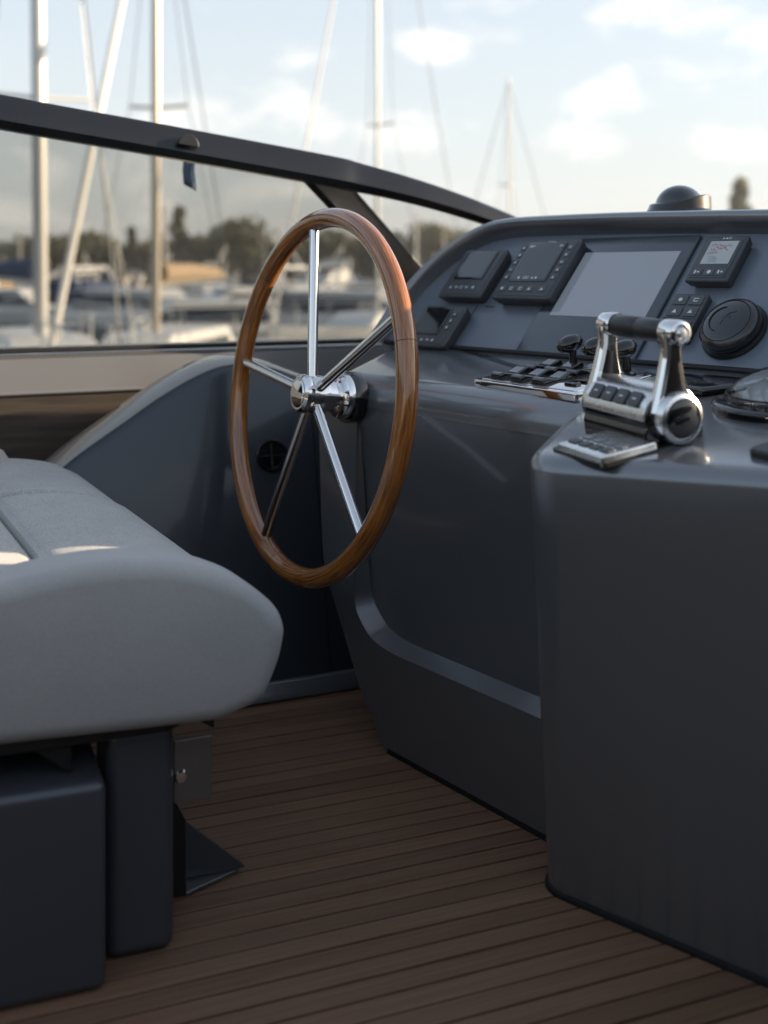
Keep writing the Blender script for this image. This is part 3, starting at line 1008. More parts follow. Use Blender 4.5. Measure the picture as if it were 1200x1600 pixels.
cap = root('horn_cap', 'round black domed cap with faint embossed emblem right of the keypad', 'cap', dash_frame(.603, .080))
lathe('flange', [(0, 0), (.058, 0), (.0595, .004), (.057, .009), (0, .009)], M['black'], cap, n=48)
lathe('dome', [(.052, .006), (.055, .014), (.054, .023), (.049, .029), (.038, .0335), (.020, .0365), (0, .0375)], M['cap_black'], cap, n=48)
lathe('groove_ring', [(.042, .0315), (.043, .0325), (.044, .0319), (.042, .0312)], M['rubber'], cap, n=48)
arc = [(.026 * math.cos(a) - .004, .026 * math.sin(a), .0358) for a in [R(x) for x in range(100, 265, 12)]]
tube('emblem', arc, .0011, M['rubber'], cap, n=6)
tube('emblem', [(-.004, -.012, .037), (-.002, .004, .0375), (.006, .014, .037), (.016, .016, .0365)], .0012, M['device'], cap, n=6)
tube('emblem', [(-.006, .004, .0373), (.010, .004, .0372)], .0012, M['device'], cap, n=6)

# compass dome on the hood
hood_p = DASH0 + D * .325 + VV * .345 + ZZ * .012 + FW * .10
cmp_ = root('compass', 'black glass dome compass in a cowled base on top of the dash hood', 'compass', frame(Vector((.605, 2.36, 1.018)), D, FW, ZZ))
lathe('base', [(0, -.03), (.066, -.03), (.070, -.002), (.069, .004), (.064, .010), (.060, .020), (.056, .022), (.0, .022)], M['gloss'], cmp_, n=48)
dome = [(.049, .012)] + [(.049 * math.cos(a), .016 + .044 * math.sin(a)) for a in [R(x) for x in range(0, 90, 9)]] + [(0, .060)]
lathe('dome', dome, M['darkscreen'], cmp_, n=48)
v, f = [], []
for i in range(25):
    a = R(-60 + 150 * i / 24)
    hgt = .018 + .018 * math.cos((a - R(15)) * 1.15)
    for (rr, zz) in ((.064, .008), (.063, hgt), (.058, hgt + .002), (.054, .016)):
        v.append((rr * math.cos(a), rr * math.sin(a), zz))
for i in range(24):
    for j in range(3):
        a = i * 4 + j
        f.append((a, a + 4, a + 5, a + 1))
cw = mesh('cowl', v, f, M['black'], cmp_, smooth=50)

# ================================================================== SWITCH PANEL on the shelf
sw = root('switch_panel', 'chrome edged plate of black rocker switches on the console shelf', 'switch panel', shelf_frame(.428, .118, .0, R(-4)))
slab('frame', rect(.262, .170, .008), -.001, .011, M['chrome'], sw, r=.002, seg=3)
slab('plate', rect(.240, .150, .005), .0105, .0125, M['chrome'], sw, r=.001, seg=2)


def rocker(x, y):
    v = []
    w, l = .0150, .0345
    prof_ = [(-l, .012), (-l, .021), (-l * .75, .0245), (-l * .25, .0195), (0, .0175), (l * .25, .0195), (l * .75, .0245), (l, .021), (l, .012)]
    ringsr = [[(x + sx, y + a, z) for a, z in prof_] for sx in (-w, w)]
    v, f = loft_vf(ringsr)
    return mesh('rocker', v, f, M['gloss'], sw, bevel=.0035, seg=3, smooth=50)


for ix in range(3):
    for iy in range(2):
        x, y = -.086 + .054 * ix, -.036 + .073 * iy
        slab('rocker_bezel', rect(.040, .071, .006, x, y), .012, .0142, M['black'], sw, r=.001, seg=2)
        rocker(x, y)
for i, y in enumerate((-.045, -.020, .005, .030)):
    slab('button', rect(.026, .016, .004, .080, y), .012, .018, M['gloss'], sw, r=.002, seg=3)

lvl = ['first short black control lever from the left behind the rocker switches', 'middle short black control lever half hidden by the throttle arm', 'right short black control lever seen through the throttle arms']
lv0 = None
for i, (t, s) in enumerate(((.398, .182), (.463, .176), (.532, .166))):
    if lv0 is None:
        lv0 = root('control_lever', lvl[0], 'lever', None, 'short control levers behind the switches')
        lathe('stem', [(0, 0), (.017, 0), (.017, .005), (.0085, .008), (.0075, .026), (.0085, .034), (0, .034)], M['gloss'], lv0, n=20)
        rings = []
        for u in range(9):
            a = -1 + 2 * u / 8
            ww = .0185 * math.sqrt(max(.06, 1 - abs(a) ** 3.2)); hh = .0175 * math.sqrt(max(.06, 1 - abs(a) ** 2.4))
            rings.append([(ww * math.cos(2 * PI * q / 16), -.004 + a * .027, .049 + hh * math.sin(2 * PI * q / 16) + a * .004) for q in range(16)])
        v, f = loft_vf(rings)
        mesh('knob', v, f, M['gloss'], lv0, smooth=50)
        o = lv0
    else:
        o = copy_tree(lv0); o['label'] = lvl[i]
    o.matrix_world = shelf_frame(t, s, .012, R(-25)) @ Matrix.Scale(.88, 4)

# ================================================================== THROTTLE
PED_U = (FW + ZZ * .17).normalized(); PED_N = D.cross(PED_U)


def ped_frame(t, s, rot=0, h=0):
    p = O + D * t + FW * s + ZZ * (.686 + .17 * s) + PED_N * h
    c, sn = math.cos(rot), math.sin(rot)
    return frame(p, D * c + PED_U * sn, PED_U * c - D * sn, PED_N)


thr = root('throttle_control', 'chrome twin arm throttle with black grip on the pedestal top', 'throttle', ped_frame(.742, -.045, R(-13)))
# keypad slab in front
slab('keypad_base', rect(.102, .088, .005, .034, -.082), -.002, .013, M['satin'], thr, r=.003, seg=3)
slab('keypad_foot', rect(.120, .150, .010, .026, -.052), -.003, .003, M['black'], thr)
for i in range(4):
    for j in range(2):
        slab('button', rect(.0190, .015, .003, -.0015 + .0238 * i, -.106 + .0225 * j), .0125, .0152, M['keylight'] if j else M['key'], thr, r=.0008, seg=2)
# barrel housing: lower black body and chrome shell
HZ, HR = .036, .040
prof_b = []
for a in range(-60, 241, 12):
    prof_b.append((HR * math.cos(R(a)) * 1.05, HZ + HR * .92 * math.sin(R(a))))
body = [(-.047, -.002), (.047, -.002)] + [(.047, .02)] + [(.043 * math.cos(R(a)), HZ + .036 * math.sin(R(a))) for a in range(-10, 191, 10)] + [(-.047, .02)]
MB().prism(body, -.072, .072, axis=0).out('housing', M['gloss'], thr, bevel=.004)
shell = [(.0455 * math.cos(R(a)), HZ + .0395 * math.sin(R(a))) for a in range(10, 186, 8)]
shell_in = [(.041 * math.cos(R(a)), HZ + .035 * math.sin(R(a))) for a in range(10, 186, 8)]
MB().prism(shell + shell_in[::-1], -.069, .069, axis=0).out('top_shell', M['satin'], thr, bevel=.0015)
for i in range(4):
    x = -.044 + .029 * i
    o = slab('button', rect(.023, .022, .003), 0, .003, M['key'], thr, r=.0008, seg=2)
    a = R(140)
    nrm = Vector((0, math.cos(a) / .0455, math.sin(a) / .0395)).normalized()
    o.matrix_local = frame((x, .0455 * math.cos(a), HZ + .0395 * math.sin(a)), (1, 0, 0), Vector((0, nrm.z, -nrm.y)), nrm)
    o2 = MB().box(-.004, .004, -.0012, .0012, .0030, .0034).out('symbol', M['print'], o, smooth=0)
# end hubs
for sx in (-1, 1):
    e = lathe('end_hub', [(0, -.010), (.032, -.010), (.035, -.004), (.035, .010), (.0325, .015), (.028, .017), (.027, .015), (0, .015)], M['satin'], thr, n=48, smooth=30)
    e.matrix_local = frame((sx * .077, 0, HZ - .001), (0, 1, 0), (0, 0, 1), (1, 0, 0)) if sx > 0 else frame((sx * .077, 0, HZ - .001), (0, -1, 0), (0, 0, 1), (-1, 0, 0))
    c_ = lathe('end_disc', [(0, .0205), (.018, .0198), (.025, .0172), (.0265, .014), (0, .013)], M['gloss'], e, n=48)
# arms
GZ, GY = .144, .018
for sx in (-1, 1):
    rings = []
    for k in range(13):
        u = k / 12
        z = HZ + .012 + (GZ - HZ - .012) * u
        y = GY * u - .004
        wy_ = .019 * (1 - u) ** 1.6 + .0095 + .004 * max(0, u - .75) * 4
        wx_ = .0068 + .0025 * (1 - u) ** 2
        x = sx * (.073 - .003 * u)
        rings.append([(x + wx_ * a, y + wy_ * b, z) for a, b in ((-1, -.8), (-.8, -1), (.8, -1), (1, -.8), (1, .8), (.8, 1), (-.8, 1), (-1, .8))])
    v, f = loft_vf(rings)
    mesh('arm', v, f, M['gloss'], thr, smooth=30, bevel=.0015)
    # bright edge strip on the aft face of the arm
    rings = []
    for k in range(13):
        u = k / 12
        z = HZ + .012 + (GZ - HZ - .012) * u
        y = GY * u - .004 - (.019 * (1 - u) ** 1.6 + .0095 + .004 * max(0, u - .75) * 4) - .0008
        x = sx * (.073 - .003 * u)
        w_ = .0075 + .0025 * (1 - u) ** 2
        rings.append([(x - w_, y + .007, z), (x - w_, y, z), (x - w_ * .5, y - .002, z), (x + w_ * .5, y - .002, z), (x + w_, y, z), (x + w_, y + .007, z)])
    v, f = loft_vf(rings)
    mesh('arm_trim', v, f, M['chrome'], thr, smooth=50)
g = lathe('grip', [(0, -.056), (.0140, -.056), (.0152, -.052), (.0158, -.030), (.0158, -.002), (.0150, 0), (.0158, .002), (.0158, .030), (.0152, .052), (.0140, .056), (0, .056)], M['black'], thr, n=32)
g.matrix_local = frame((0, GY, GZ), (0, 1, 0), (0, 0, 1), (1, 0, 0))
for sx in (-1, 1):
    e = lathe('grip_end', [(0, -.015), (.0165, -.015), (.0175, -.012), (.0175, .011), (.016, .0145), (.012, .0165), (.0115, .015), (0, .015)], M['chrome'], thr, n=32, smooth=30)
    e.matrix_local = frame((sx * .070, GY, GZ), (0, sx, 0), (0, 0, 1), (sx, 0, 0))
    lathe('grip_bolt', [(0, .0205), (.0055, .0198), (.0085, .017), (.009, .015), (0, .0145)], M['satin'], e, n=24)

# ================================================================== LENS LIGHT and corner plate on the pedestal
ll = root('lens_light', 'clear moulded lens in an oval black bezel at the right edge behind the throttle', 'light', ped_frame(.86, .145, R(12)))
v, f = slab_vf([(.125 * math.cos(2 * PI * i / 40), .085 * math.sin(2 * PI * i / 40)) for i in range(40)], -.006, .014, .008, 4)
mesh('bezel', v, f, M['gloss'], ll)
rings = []
for a in range(0, 90, 9):
    c, s = math.cos(R(a)), math.sin(R(a))
    rings.append([(.108 * c * math.cos(2 * PI * i / 40) + .004, .068 * c * math.sin(2 * PI * i / 40), .010 + .052 * s) for i in range(40)])
v, f = loft_vf(rings)
mesh('lens', v, f, M['lens'], ll, smooth=60)
rings = []
for k_, z_ in ((1.0, .0145), (.93, .018), (.86, .015)):
    rings.append([(.100 * k_ * math.cos(2 * PI * i / 40), .061 * k_ * math.sin(2 * PI * i / 40), z_) for i in range(40)])
v, f = loft_vf(rings)
mesh('reflector', v, f, M['satin'], ll, smooth=20)
for i in range(7):                                      # clear ridges over the bowl
    x = -.060 + .022 * i
    hw = .050 * math.sqrt(max(.1, 1 - (x / .1) ** 2))
    mb = MB()
    mb.add([(x - .009, -hw, .016), (x + .009, -hw, .016), (x + .009, hw, .016), (x - .009, hw, .016), (x, -hw * .8, .034), (x, hw * .8, .034)], [(0, 3, 2, 1), (0, 1, 4), (2, 3, 5), (1, 2, 5, 4), (3, 0, 4, 5)])
    mb.out('ridge', M['ridge'], ll, smooth=0)
v, f = tube_vf([(.1055 * math.cos(2 * PI * i / 40) + .004, .0665 * math.sin(2 * PI * i / 40), .024) for i in range(41)], .0016, 6)
mesh('lens_seam', v, f, M['rubber'], ll)
hp = root('black_plate', 'black plate with raised rim at the right edge of the pedestal top', 'plate', ped_frame(1.015, -.035, R(-8)))
slab('plate', rect(.16, .10, .014), -.004, .011, M['black'], hp, r=.005)
slab('raised_pad', rect(.10, .055, .010, .01, 0), .010, .015, M['gloss'], hp, r=.003)

# ================================================================== HELM SEAT
SA = Vector((.96, .28, 0)); SB = Vector((-.45, .893, 0))
M_SEAT = frame((-.142, 1.5, 0), SA, SB, ZZ)
seat = root('helm_bench', 'light grey upholstered helm seat on a dark post in the left foreground', 'seat')


SLOPE = [0.0]


def SP(a, b, z):
    b = b + SLOPE[0] * max(0, z - .435)
    return tuple(Vector((-.142, 1.5, 0)) + SA * a + SB * b + ZZ * z)


def pad(name, prof, b0, b1, r0, r1, m, bulge=.0, seg=6):
    """closed CCW (a,z) profile run along b with rounded ends"""
    rings = []
    if bulge:
        for q, bb in ((.06, bulge), (.035, bulge * .6)):
            rings.append([SP(a, b0 - bb, z) for a, z in inset(prof, r0 + q)])
    for k in range(seg + 1):
        a_ = PI / 2 * k / seg
        rings.append([SP(a, b0 + r0 * (1 - math.cos(a_)), z) for a, z in inset(prof, r0 * (1 - math.sin(a_)))])
    rings.append([SP(a, (b0 + b1) / 2, z) for a, z in prof])
    for k in range(seg + 1):
        a_ = PI / 2 * k / seg
        rings.append([SP(a, b1 - r1 * (1 - math.cos(a_)), z) for a, z in inset(prof, r1 * (1 - math.cos(a_)))])
    v, f = loft_vf(rings)
    return mesh(name, v, f, m, seat, smooth=60)


bol = [(-.95, .330), (-.90, .318), (-.34, .317), (-.187, .317), (-.107, .318), (-.075, .319), (-.046, .328), (-.020, .342), (-.008, .362), (.004, .394), (.009, .416), (.010, .432), (.003, .454), (-.012, .472), (-.037, .493), (-.066, .508), (-.099, .520), (-.14, .529), (-.187, .532), (-.226, .531), (-.265, .527), (-.303, .521), (-.34, .514), (-.5, .497), (-.9, .47), (-.95, .45)]
bol = [tuple(p) for p in crsp(bol + [bol[0]], 3)][:-1]
SLOPE[0] = .14
pad('side_bolster', [(a + .008 * max(0, min(1, (a + .2) / .2)), z) for a, z in bol], 0.0, .085, .024, .022, M['vinyl'], bulge=0)
SLOPE[0] = 0.0
fr = [(-.262, .36), (-.10, .335), (-.05, .335), (-.025, .352), (-.008, .390), (-.002, .425), (-.012, .455), (-.040, .483), (-.085, .502), (-.14, .512), (-.19, .515), (-.235, .512), (-.255, .505), (-.262, .49)]
fr = [tuple(p) for p in crsp(fr + [fr[0]], 3)][:-1]
pad('front_roll', fr, .078, .625, .012, .016, M['fabric'])
cen = [(-.95, .40), (-.90, .36), (-.264, .36), (-.263, .485), (-.270, .500), (-.285, .507), (-.35, .510), (-.55, .508), (-.9, .50), (-.95, .49)]
pad('centre_panel', cen, .078, .625, .012, .016, M['fabric'])
fr2 = [(a - .01, z + .004) for a, z in fr]
pad('front_roll', fr2, .632, 1.02, .016, .05, M['fabric'])
pad('centre_panel', [(a - .01, z + .004) for a, z in cen], .632, 1.02, .016, .04, M['fabric'])
# frame plate, post, locker, brackets
fm = MB().prism([(-.95, .05), (-.13, .05), (-.085, .09), (-.085, .55), (-.95, .55)], .300, .318).out('seat_frame', M['black'], seat, bevel=.004)
fm.matrix_local = M_SEAT
po = MB().box(-.205, -.115, .075, .19, 0, .302).out('post', M['base'], seat, bevel=.018, seg=4)
po.matrix_local = M_SEAT
lk = MB().box(-1.1, -.212, .02, .50, .002, .262).out('locker', M['base'], seat, bevel=.012, seg=3)
lk.matrix_local = M_SEAT
mp_ = MB().box(-.114, -.062, .092, .098, .187, .272).out('mounting_plate', M['alu'], seat, bevel=.002)
mp_.matrix_local = M_SEAT
bt = lathe('bolt', [(0, .0), (.013, 0), (.013, .003), (.0095, .004), (.0095, .008), (.007, .0105), (0, .011)], M['chrome'], seat, n=20)
bt.matrix_local = M_SEAT @ frame((-.096, .091, .222), (1, 0, 0), (0, 0, 1), (0, -1, 0))
br = MB().prism([(-.095, .300), (-.052, .300), (-.052, .268), (-.070, .280)], .12, .128, axis=1).out('bracket', M['black'], seat, bevel=.002)
br.matrix_local = M_SEAT
br = MB().prism([(-.30, .300), (-.25, .300), (-.25, .262)], .06, .068, axis=1).out('bracket', M['black'], seat, bevel=.002)
br.matrix_local = M_SEAT
# foot bracket: bent plate with a triangular gusset and a flange on the floor
gb = MB().prism([(-.120, .004), (-.076, .004), (-.076, .112), (-.088, .136), (-.104, .158), (-.120, .164)], .195, .201, axis=1).out('foot_bracket', M['black'], seat, bevel=.002)
gb.matrix_local = M_SEAT
gg = MB().prism([(-.074, .009), (.022, .009), (.016, .016), (-.074, .098)], .232, .238, axis=1).out('gusset', M['base'], seat, bevel=.002)
gg.matrix_local = M_SEAT
fl = MB().prism([(-.076, .196), (.012, .235), (-.060, .310)], .002, .008).out('foot_flange', M['alu'], seat, bevel=.002)
fl.matrix_local = M_SEAT
# another cushion behind, only its rounded corner in view
cu = root('seat_cushion', 'beige rounded cushion corner at the left edge behind the seat', 'cushion', Matrix.Translation((-.84, 2.32, .42)))
rings = []
for a in range(-90, 91, 15):
    c, s = math.cos(R(a)), math.sin(R(a))
    rings.append([((.09 * (abs(math.cos(2 * PI * i / 28)) ** .6) * math.copysign(1, math.cos(2 * PI * i / 28))) * max(.02, c ** .5),
                   (.10 * (abs(math.sin(2 * PI * i / 28)) ** .6) * math.copysign(1, math.sin(2 * PI * i / 28))) * max(.02, c ** .5), .13 * s) for i in range(28)])
v, f = loft_vf(rings)
mesh('pad', v, f, M['beige'], cu, smooth=70)

# ================================================================== MARINA


def hull(name, L, B, free, m, parent, n=14, bowrise=.35, stern=.85):
    """local: bow towards +X, origin midships at the waterline"""
    rings = []
    for i in range(n):
        u = i / (n - 1)
        x = -L / 2 + L * u
        w = B / 2 * (stern + (1 - stern) * min(1, u * 3)) * (1 if u < .45 else max(.015, 1 - ((u - .45) / .55) ** 2.1))
        sz = free * (1 + bowrise * max(0, (u - .3) / .7) ** 1.6)
        fl_ = .80 - .25 * u
        xo = .10 * L * max(0, (u - .6) / .4) ** 2
        rings.append([(x - xo, -w * .15, -.5), (x - xo * .8, -w * fl_, -.15), (x, -w, sz * .75), (x, -w * .985, sz), (x, -w * .93, sz + .02),
                      (x, w * .93, sz + .02), (x, w * .985, sz), (x, w, sz * .75), (x - xo * .8, w * fl_, -.15), (x - xo, w * .15, -.5)])
    v, f = loft_vf(rings)
    return mesh(name, v, f, m, parent, smooth=35)


def block(name, xs, ws, z0, z1, m, parent, bevel=.05):
    """tapered superstructure block: xs = (x0 bottom, x1 bottom, x0 top, x1 top), ws = (half width bottom, top)"""
    v = [(xs[0], -ws[0], z0), (xs[1], -ws[0] * .8, z0), (xs[1], ws[0] * .8, z0), (xs[0], ws[0], z0), (xs[2], -ws[1], z1), (xs[3], -ws[1] * .85, z1), (xs[3], ws[1] * .85, z1), (xs[2], ws[1], z1)]
    f = [(0, 3, 2, 1), (4, 5, 6, 7), (0, 1, 5, 4), (1, 2, 6, 5), (2, 3, 7, 6), (3, 0, 4, 7)]
    return mesh(name, v, f, m, parent, bevel=bevel, seg=3)


def place(o, x, y, head, s=1.0):
    o.matrix_world = Matrix.Translation((x, y, WATER_Z)) @ Matrix.Rotation(head, 4, 'Z') @ Matrix.Scale(s, 4)


def motor_yacht(label, L, x, y, head, m='white', canvas=None, fly=False, group=None):
    o = root('motor_boat', label, 'motor boat', None, group)
    B = L * .31; fr_ = .75 + L * .045
    hull('hull', L, B, fr_, M[m], o)
    MB().box(-L * .46, L * .30, -B * .505, -B * .485, fr_ * .42, fr_ * .60).box(-L * .46, L * .30, B * .485, B * .505, fr_ * .42, fr_ * .60).out('hull_stripe', M['boatglass'], o, smooth=0)
    d = fr_ + .02
    block('cabin', (-L * .30, L * .30, -L * .26, L * .12), (B * .40, B * .33), d - .05, d + .075 * L + .25, M['white'], o)
    zt = d + .075 * L + .25
    block('windscreen', (-L * .275, L * .235, -L * .245, L * .115), (B * .408, B * .345), d + .35, zt - .12, M['boatglass'], o, bevel=.02)
    block('cabin_roof', (-L * .30, L * .13, -L * .28, L * .10), (B * .37, B * .33), zt, zt + .14, M['white'], o, bevel=.05)
    if fly:
        block('flybridge', (-L * .28, L * .06, -L * .28, L * .02), (B * .34, B * .32), zt + .15, zt + .75, M['white'], o)
        block('fly_screen', (-L * .02, L * .05, -L * .05, L * .0), (B * .31, B * .28), zt + .76, zt + 1.1, M['boatglass'], o, bevel=.02)
    hz = zt + (.75 if fly else .15)
    MB().tube([(-L * .24, -B * .33, hz), (-L * .29, -B * .31, hz + .9), (-L * .29, B * .31, hz + .9), (-L * .24, B * .33, hz)], .09, 8).out('radar_arch', M['white'], o)
    if canvas:
        block('canopy', (-L * .47, -L * .20, -L * .43, -L * .22), (B * .42, B * .38), fr_ + .5, zt + .45, M[canvas], o, bevel=.15)
    mb = MB()
    for sy in (-1, 1):
        mb.tube([(L * .08, sy * B * .44, fr_ * 1.08 + .55), (L * .30, sy * B * .36, fr_ * 1.22 + .6), (L * .47, sy * B * .06, fr_ * 1.36 + .62)], .03, 6)
        for u in (.08, .2, .32, .43):
            w = B * .5 * (1 - max(0, (u + .05) / .55) ** 2.1) * .9
            mb.tube([(L * u, sy * w, fr_), (L * u, sy * w * .97, fr_ * 1.2 + .58)], .025, 6)
    mb.out('bow_rail', M['satin'], o)
    place(o, x, y, head)
    return o


def sailboat(label, L, x, y, head, mast_h, mast_x=.06, r=.09, m='white', mm='mast', furled=True, jr=.08, group=None, cover='canvas_navy', spread=(.45,), lean=(0, 0), sl=.42, k=1.0):
    o = root('sailing_boat', label, 'sailing boat', None, group)
    B = L * .29; fr_ = .6 + L * .05
    hull('hull', L, B, fr_, M[m], o, bowrise=.25, stern=.7)
    block('cabin', (-L * .18, L * .22, -L * .16, L * .14), (B * .27, B * .22), fr_, fr_ + .42, M['white'], o)
    MB().box(-L * .12, L * .10, -B * .262, -B * .250, fr_ + .14, fr_ + .28).box(-L * .12, L * .10, B * .250, B * .262, fr_ + .14, fr_ + .28).out('cabin_window', M['boatglass'], o, smooth=0)
    mx = L * mast_x
    tx, ty = mx + lean[0], lean[1]
    tube('mast', [(mx, 0, fr_), (mx + (tx - mx) * .6, ty * .6, mast_h * .6), (tx, ty, mast_h)], [r, r, r * .75], M[mm], o, n=12)
    bz = fr_ + 1.15
    tube('boom', [(mx - .1, 0, bz), (-L * .36, 0, bz + .1)], .06, M[mm], o, n=8)
    tube('sail_cover', [(mx - .15, 0, bz + .18), (-L * .15, 0, bz + .20), (-L * .34, 0, bz + .16)], [.16, .15, .09], M[cover], o, n=10)
    for s_ in spread:
        z = mast_h * s_
        MB().tube([(mx, 0, z), (mx - .15, B * sl, z + .05)], .03, 6).tube([(mx, 0, z), (mx - .15, -B * sl, z + .05)], .03, 6).out('spreader', M[mm], o)
    zb = fr_ * 1.25
    tube('forestay', [(L * .485, 0, zb), (tx, ty, mast_h * .97)], jr if furled else .012, M['sailcloth'] if furled else M['wire'], o, n=8)
    tube('backstay', [(-L * .49, 0, fr_), (tx, ty, mast_h * .99)], .012, M['wire'], o, n=6)
    z = mast_h * spread[0] + .05
    for sy in (-1, 1):
        tube('shroud', [(mx - .1, sy * B * .47, fr_), (mx - .15, sy * B * sl, z), (tx, ty, mast_h * .96)], .008, M['wire'], o, n=6)
    mb = MB()
    for sy in (-1, 1):
        pts = []
        for u in (-.45, -.2, .05, .25, .4, .48):
            w = B * .5 * (1 - max(0, (u + .05) / .55) ** 2.1) * .93
            pts.append((L * u, sy * w, fr_ + .65 + .12 * max(0, u)))
            mb.tube([(L * u, sy * w, fr_), pts[-1]], .014, 5)
        mb.tube(pts, .008, 5)
    mb.out('lifeline', M['satin'], o)
    place(o, x * k, y * k, head, k)
    return o


def bearing(px, Y): return (px - 600) * Y / F_PX


# near sailing boats whose masts stand up through the window
sailboat('cream hulled sailing boat with the thickest white mast at far left', 10.5, -5.20, 16.9, R(-62), 13.5, .08, .102, 'cream', 'mast', False, spread=(.36, .7), lean=(.03, -.12), sl=.24, k=K)
sailboat('sailing boat with tan mast and white furled headsail left of the wheel', 9.6, -3.50, 18.6, R(-97), 9.6, .06, .074, 'white', 'mastgold', True, .055, spread=(.52,), cover='canvas_tan', sl=.17, k=K)
sailboat('sailing boat with slim pale mast rising behind the wheel top', 10.0, +.08, 27.0, R(-118), 14.5, .05, .05, 'greyhull', 'mast', True, .028, spread=(.40, .68), sl=.12, k=K)
sailboat('small sailing boat with short thin mast right of the windscreen', 7.0, bearing(788, 36), 36.5, R(-60), 8.55, .05, .038, 'white', 'mast', False, spread=(.6,), sl=.12, k=K)
# motor yachts in the front row
for lab, L_, px, Y_, hd, m_, cv, fly in (
        ('motor boat with navy canopy behind the tan mast', 11.0, 225, 50, -30, 'white', 'canvas_navy', False),
        ('white cruiser with dark windows left of the wheel', 12.0, 400, 47, -150, 'white', None, False),
        ('white flybridge cruiser seen through the wheel spokes', 11.0, 560, 46, -28, 'white', None, False),
        ('grey hulled cruiser low beside the window sill left of the wheel', 9.0, 310, 40, -160, 'greyhull', None, False),
        ('white cruiser with navy canopy at the left window edge', 10.0, 20, 58, -25, 'white', 'canvas_navy', False),
        ('small cream motor boat between the two big masts', 8.0, 150, 60, -140, 'cream', 'canvas_tan', False)):
    motor_yacht(lab.replace('flybridge ', ''), L_, bearing(px, Y_), Y_, R(hd), m_, cv, fly)
# second and third row
rows_ = [(80, [(-60, 'w'), (60, 's'), (165, 'm'), (250, 's'), (330, 'm'), (425, 's'), (500, 'm'), (585, 'm'), (660, 's'), (760, 'm')]),
         (125, [(-20, 's'), (25, 's'), (110, 'm'), (190, 's'), (285, 'm'), (355, 's'), (455, 'm'), (540, 's'), (620, 'm'), (690, 's'), (780, 'm')]),
         (190, [(0, 's'), (60, 'm'), (130, 's'), (215, 'm'), (270, 's'), (345, 'm'), (410, 's'), (480, 'm'), (530, 's'), (600, 'm'), (675, 's'), (740, 'm')])]
dep_name = ['second row', 'third row', 'far row below the trees']


def spot(px):
    for lim, w in ((30, 'at the left edge'), (105, 'by the thick white mast'), (180, 'between the two big masts'), (230, 'just left of the tan mast'), (275, 'just right of the tan mast'), (320, 'right of the pennant'),
                   (365, 'just left of the wheel rim'), (440, 'inside the left wheel rim'), (487, 'left of the upright spoke'), (535, 'right of the upright spoke'), (580, 'by the slim mast'), (640, 'inside the right wheel rim')):
        if px < lim: return w
    return 'between wheel and dash' if px < 720 else 'hidden by the dash'


proto = {}
for ri, (Y, lst) in enumerate(rows_):
    for px, kind in lst:
        Yj = Y * rnd.uniform(.93, 1.08)
        hd = R(rnd.choice((-35, -150, -60, -120, 20, 160)) + rnd.uniform(-12, 12))
        x = bearing(px, Yj)
        if kind == 's':
            key = ('s', rnd.randrange(2))
            if key not in proto:
                proto[key] = sailboat('x', 9.0 if key[1] else 10.5, x, Yj, hd, 6.2 if key[1] else 7.6, .05, .10, 'white' if key[1] else 'cream', 'mast', bool(key[1]), .09, cover='canvas_navy' if key[1] else 'canvas_tan')
                o = proto[key]
            else:
                o = copy_tree(proto[key]); place(o, x, Yj, hd)
            o['label'] = 'small blurred sailing boat, ' + dep_name[ri] + ', ' + spot(px)
            o['group'] = 'far sailing boats, ' + dep_name[ri]
        else:
            key = ('m', rnd.randrange(3))
            if key not in proto:
                proto[key] = motor_yacht('x', (10.0, 12.0, 9.0)[key[1]], x, Yj, hd, ('white', 'white', 'cream')[key[1]], (None, 'canvas_navy', 'canvas_tan')[key[1]], key[1] == 1)
                o = proto[key]
            else:
                o = copy_tree(proto[key]); place(o, x, Yj, hd)
            o['label'] = 'small blurred motor boat, ' + dep_name[ri] + ', ' + spot(px)
            o['group'] = 'far motor boats, ' + dep_name[ri]

# ================================================================== TREES ON THE FAR SHORE


def crown_mesh(seed, w, h, n, kind):
    r2 = random.Random(seed)
    lobes = []
    if kind == 'round':
        for i in range(9):
            a = r2.uniform(0, 2 * PI); q = r2.uniform(0, .6)
            lobes.append((q * w * .5 * math.cos(a), q * w * .5 * math.sin(a), h * r2.uniform(.25, .82), w * r2.uniform(.18, .34)))
    else:
        for i in range(14):
            u = i / 13
            wr = w * .5 * (1 - u) ** .8 * r2.uniform(.6, 1.1)
            a = r2.uniform(0, 2 * PI)
            lobes.append((wr * .45 * math.cos(a), wr * .45 * math.sin(a), h * (.12 + .85 * u), max(.12 * w, wr * .75)))
    v, f = [], []
    for i in range(n):
        lx, ly, lz, lr = r2.choice(lobes)
        dx, dy, dz = (r2.gauss(0, 1) for _ in range(3))
        q = math.sqrt(dx * dx + dy * dy + dz * dz) + 1e-6
        rr = lr * r2.uniform(.55, 1.08)
        p = Vector((lx + dx / q * rr, ly + dy / q * rr, lz + dz / q * rr * .85))
        s = w * r2.uniform(.035, .075)
        a = Vector((r2.gauss(0, 1), r2.gauss(0, 1), r2.gauss(0, 1))).normalized()
        b = a.cross(Vector((r2.gauss(0, 1), r2.gauss(0, 1), r2.gauss(0, 1)))).normalized()
        k = len(v)
        v += [tuple(p + a * s), tuple(p + b * s), tuple(p - a * s), tuple(p - b * s * .8)]
        f.append((k, k + 1, k + 2, k + 3))
    return v, f


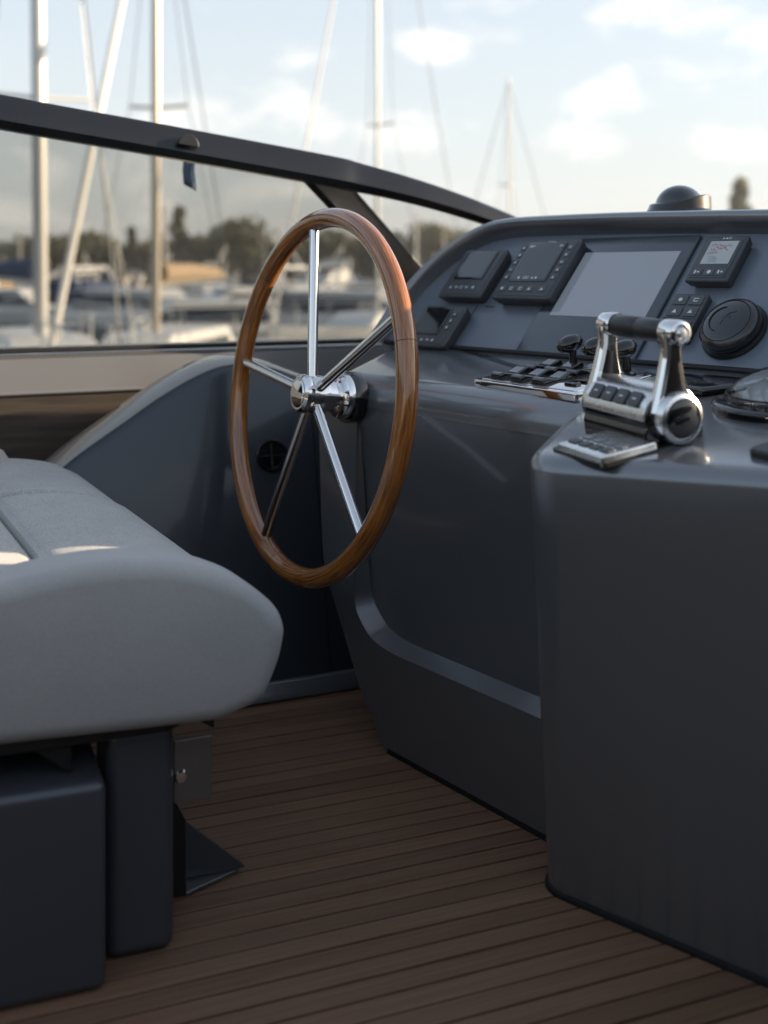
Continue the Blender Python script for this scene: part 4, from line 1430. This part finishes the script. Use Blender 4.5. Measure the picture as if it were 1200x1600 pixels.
tree_protos = []
for i in range(6):
    kind = 'round' if i < 4 else 'tall'
    w, h = ((9, 8), (11, 9), (8, 8.5), (12, 8), (9.5, 15), (8.5, 13))[i]
    t = root('tree', 'x', 'tree')
    v, f = crown_mesh(50 + i, w, h, 900, kind)
    c = mesh('crown', v, f, M['leaf'][i % 3], t, smooth=0, fix=False)
    mb = MB().tube([(0, 0, -1), (.1, 0, h * .3), (0, .1, h * .7)], [.35, .26, .10], 8)
    for a in range(4):
        mb.tube([(0, 0, h * .3), (w * .22 * math.cos(a * 1.6), w * .22 * math.sin(a * 1.6), h * .6)], [.14, .05], 6)
    mb.out('trunk', M['bark'], t)
    tree_protos.append(t)
used = [False] * 6


def put_tree(i, x, y, s, label, group=None):
    if used[i]:
        o = copy_tree(tree_protos[i])
    else:
        o = tree_protos[i]; used[i] = True
    o.matrix_world = Matrix.Translation((x, y, WATER_Z + 1.2)) @ Matrix.Rotation(rnd.uniform(0, 6.28), 4, 'Z') @ Matrix.Scale(s, 4)
    o['label'] = label
    if group: o['group'] = group


GT = 'trees along the far shore'
GL = 'blurred dark tree in the tree line on the far shore'
for i in range(92):
    px = -110 + 870 * i / 91 + rnd.uniform(-5, 5)
    y = 278 + rnd.uniform(0, 30)
    put_tree(rnd.randrange(4), bearing(px, y), y, rnd.uniform(1.0, 1.36), 'blurred dark tree in the far tree line ' + spot(px), GT)
for px, s, lab in ((280, 1.02, 'tallest pointed tree rising above the tree line right of the tan mast'), (205, .74, 'pointed tree rising a little above the tree line left of the tan mast'),
                   (120, .70, 'pointed tree above the tree line beside the thick white mast')):
    put_tree(4, bearing(px, 274), 274, s * 1.12, lab)
put_tree(1, bearing(371, 278), 274, 1.5, 'rounded tree standing higher than the tree line left of the wheel')
put_tree(1, bearing(690, 278), 274, 1.4, 'rounded tree at the tree line end beside the dash')
put_tree(5, bearing(1157, 262), 262, 1.72, 'lone pale green tree top above the dash hood at right')

# ================================================================== HAZE over the harbour
hz = MB().box(-1000, 1000, -620, 1300, -3.6, 34)
hm = bpy.data.materials.new('harbour haze'); hm.use_nodes = True
hm.node_tree.nodes.clear()
ho = hm.node_tree.nodes.new('ShaderNodeOutputMaterial'); hv = hm.node_tree.nodes.new('ShaderNodeVolumePrincipled')
hv.inputs['Color'].default_value = (.93, .94, .95, 1)
hv.inputs['Density'].default_value = .00034
hv.inputs['Anisotropy'].default_value = .2
hm.node_tree.links.new(hv.outputs[0], ho.inputs['Volume'])
prop(hz.out('haze', hm, smooth=0), 'thin pale haze over the harbour', kind='stuff')
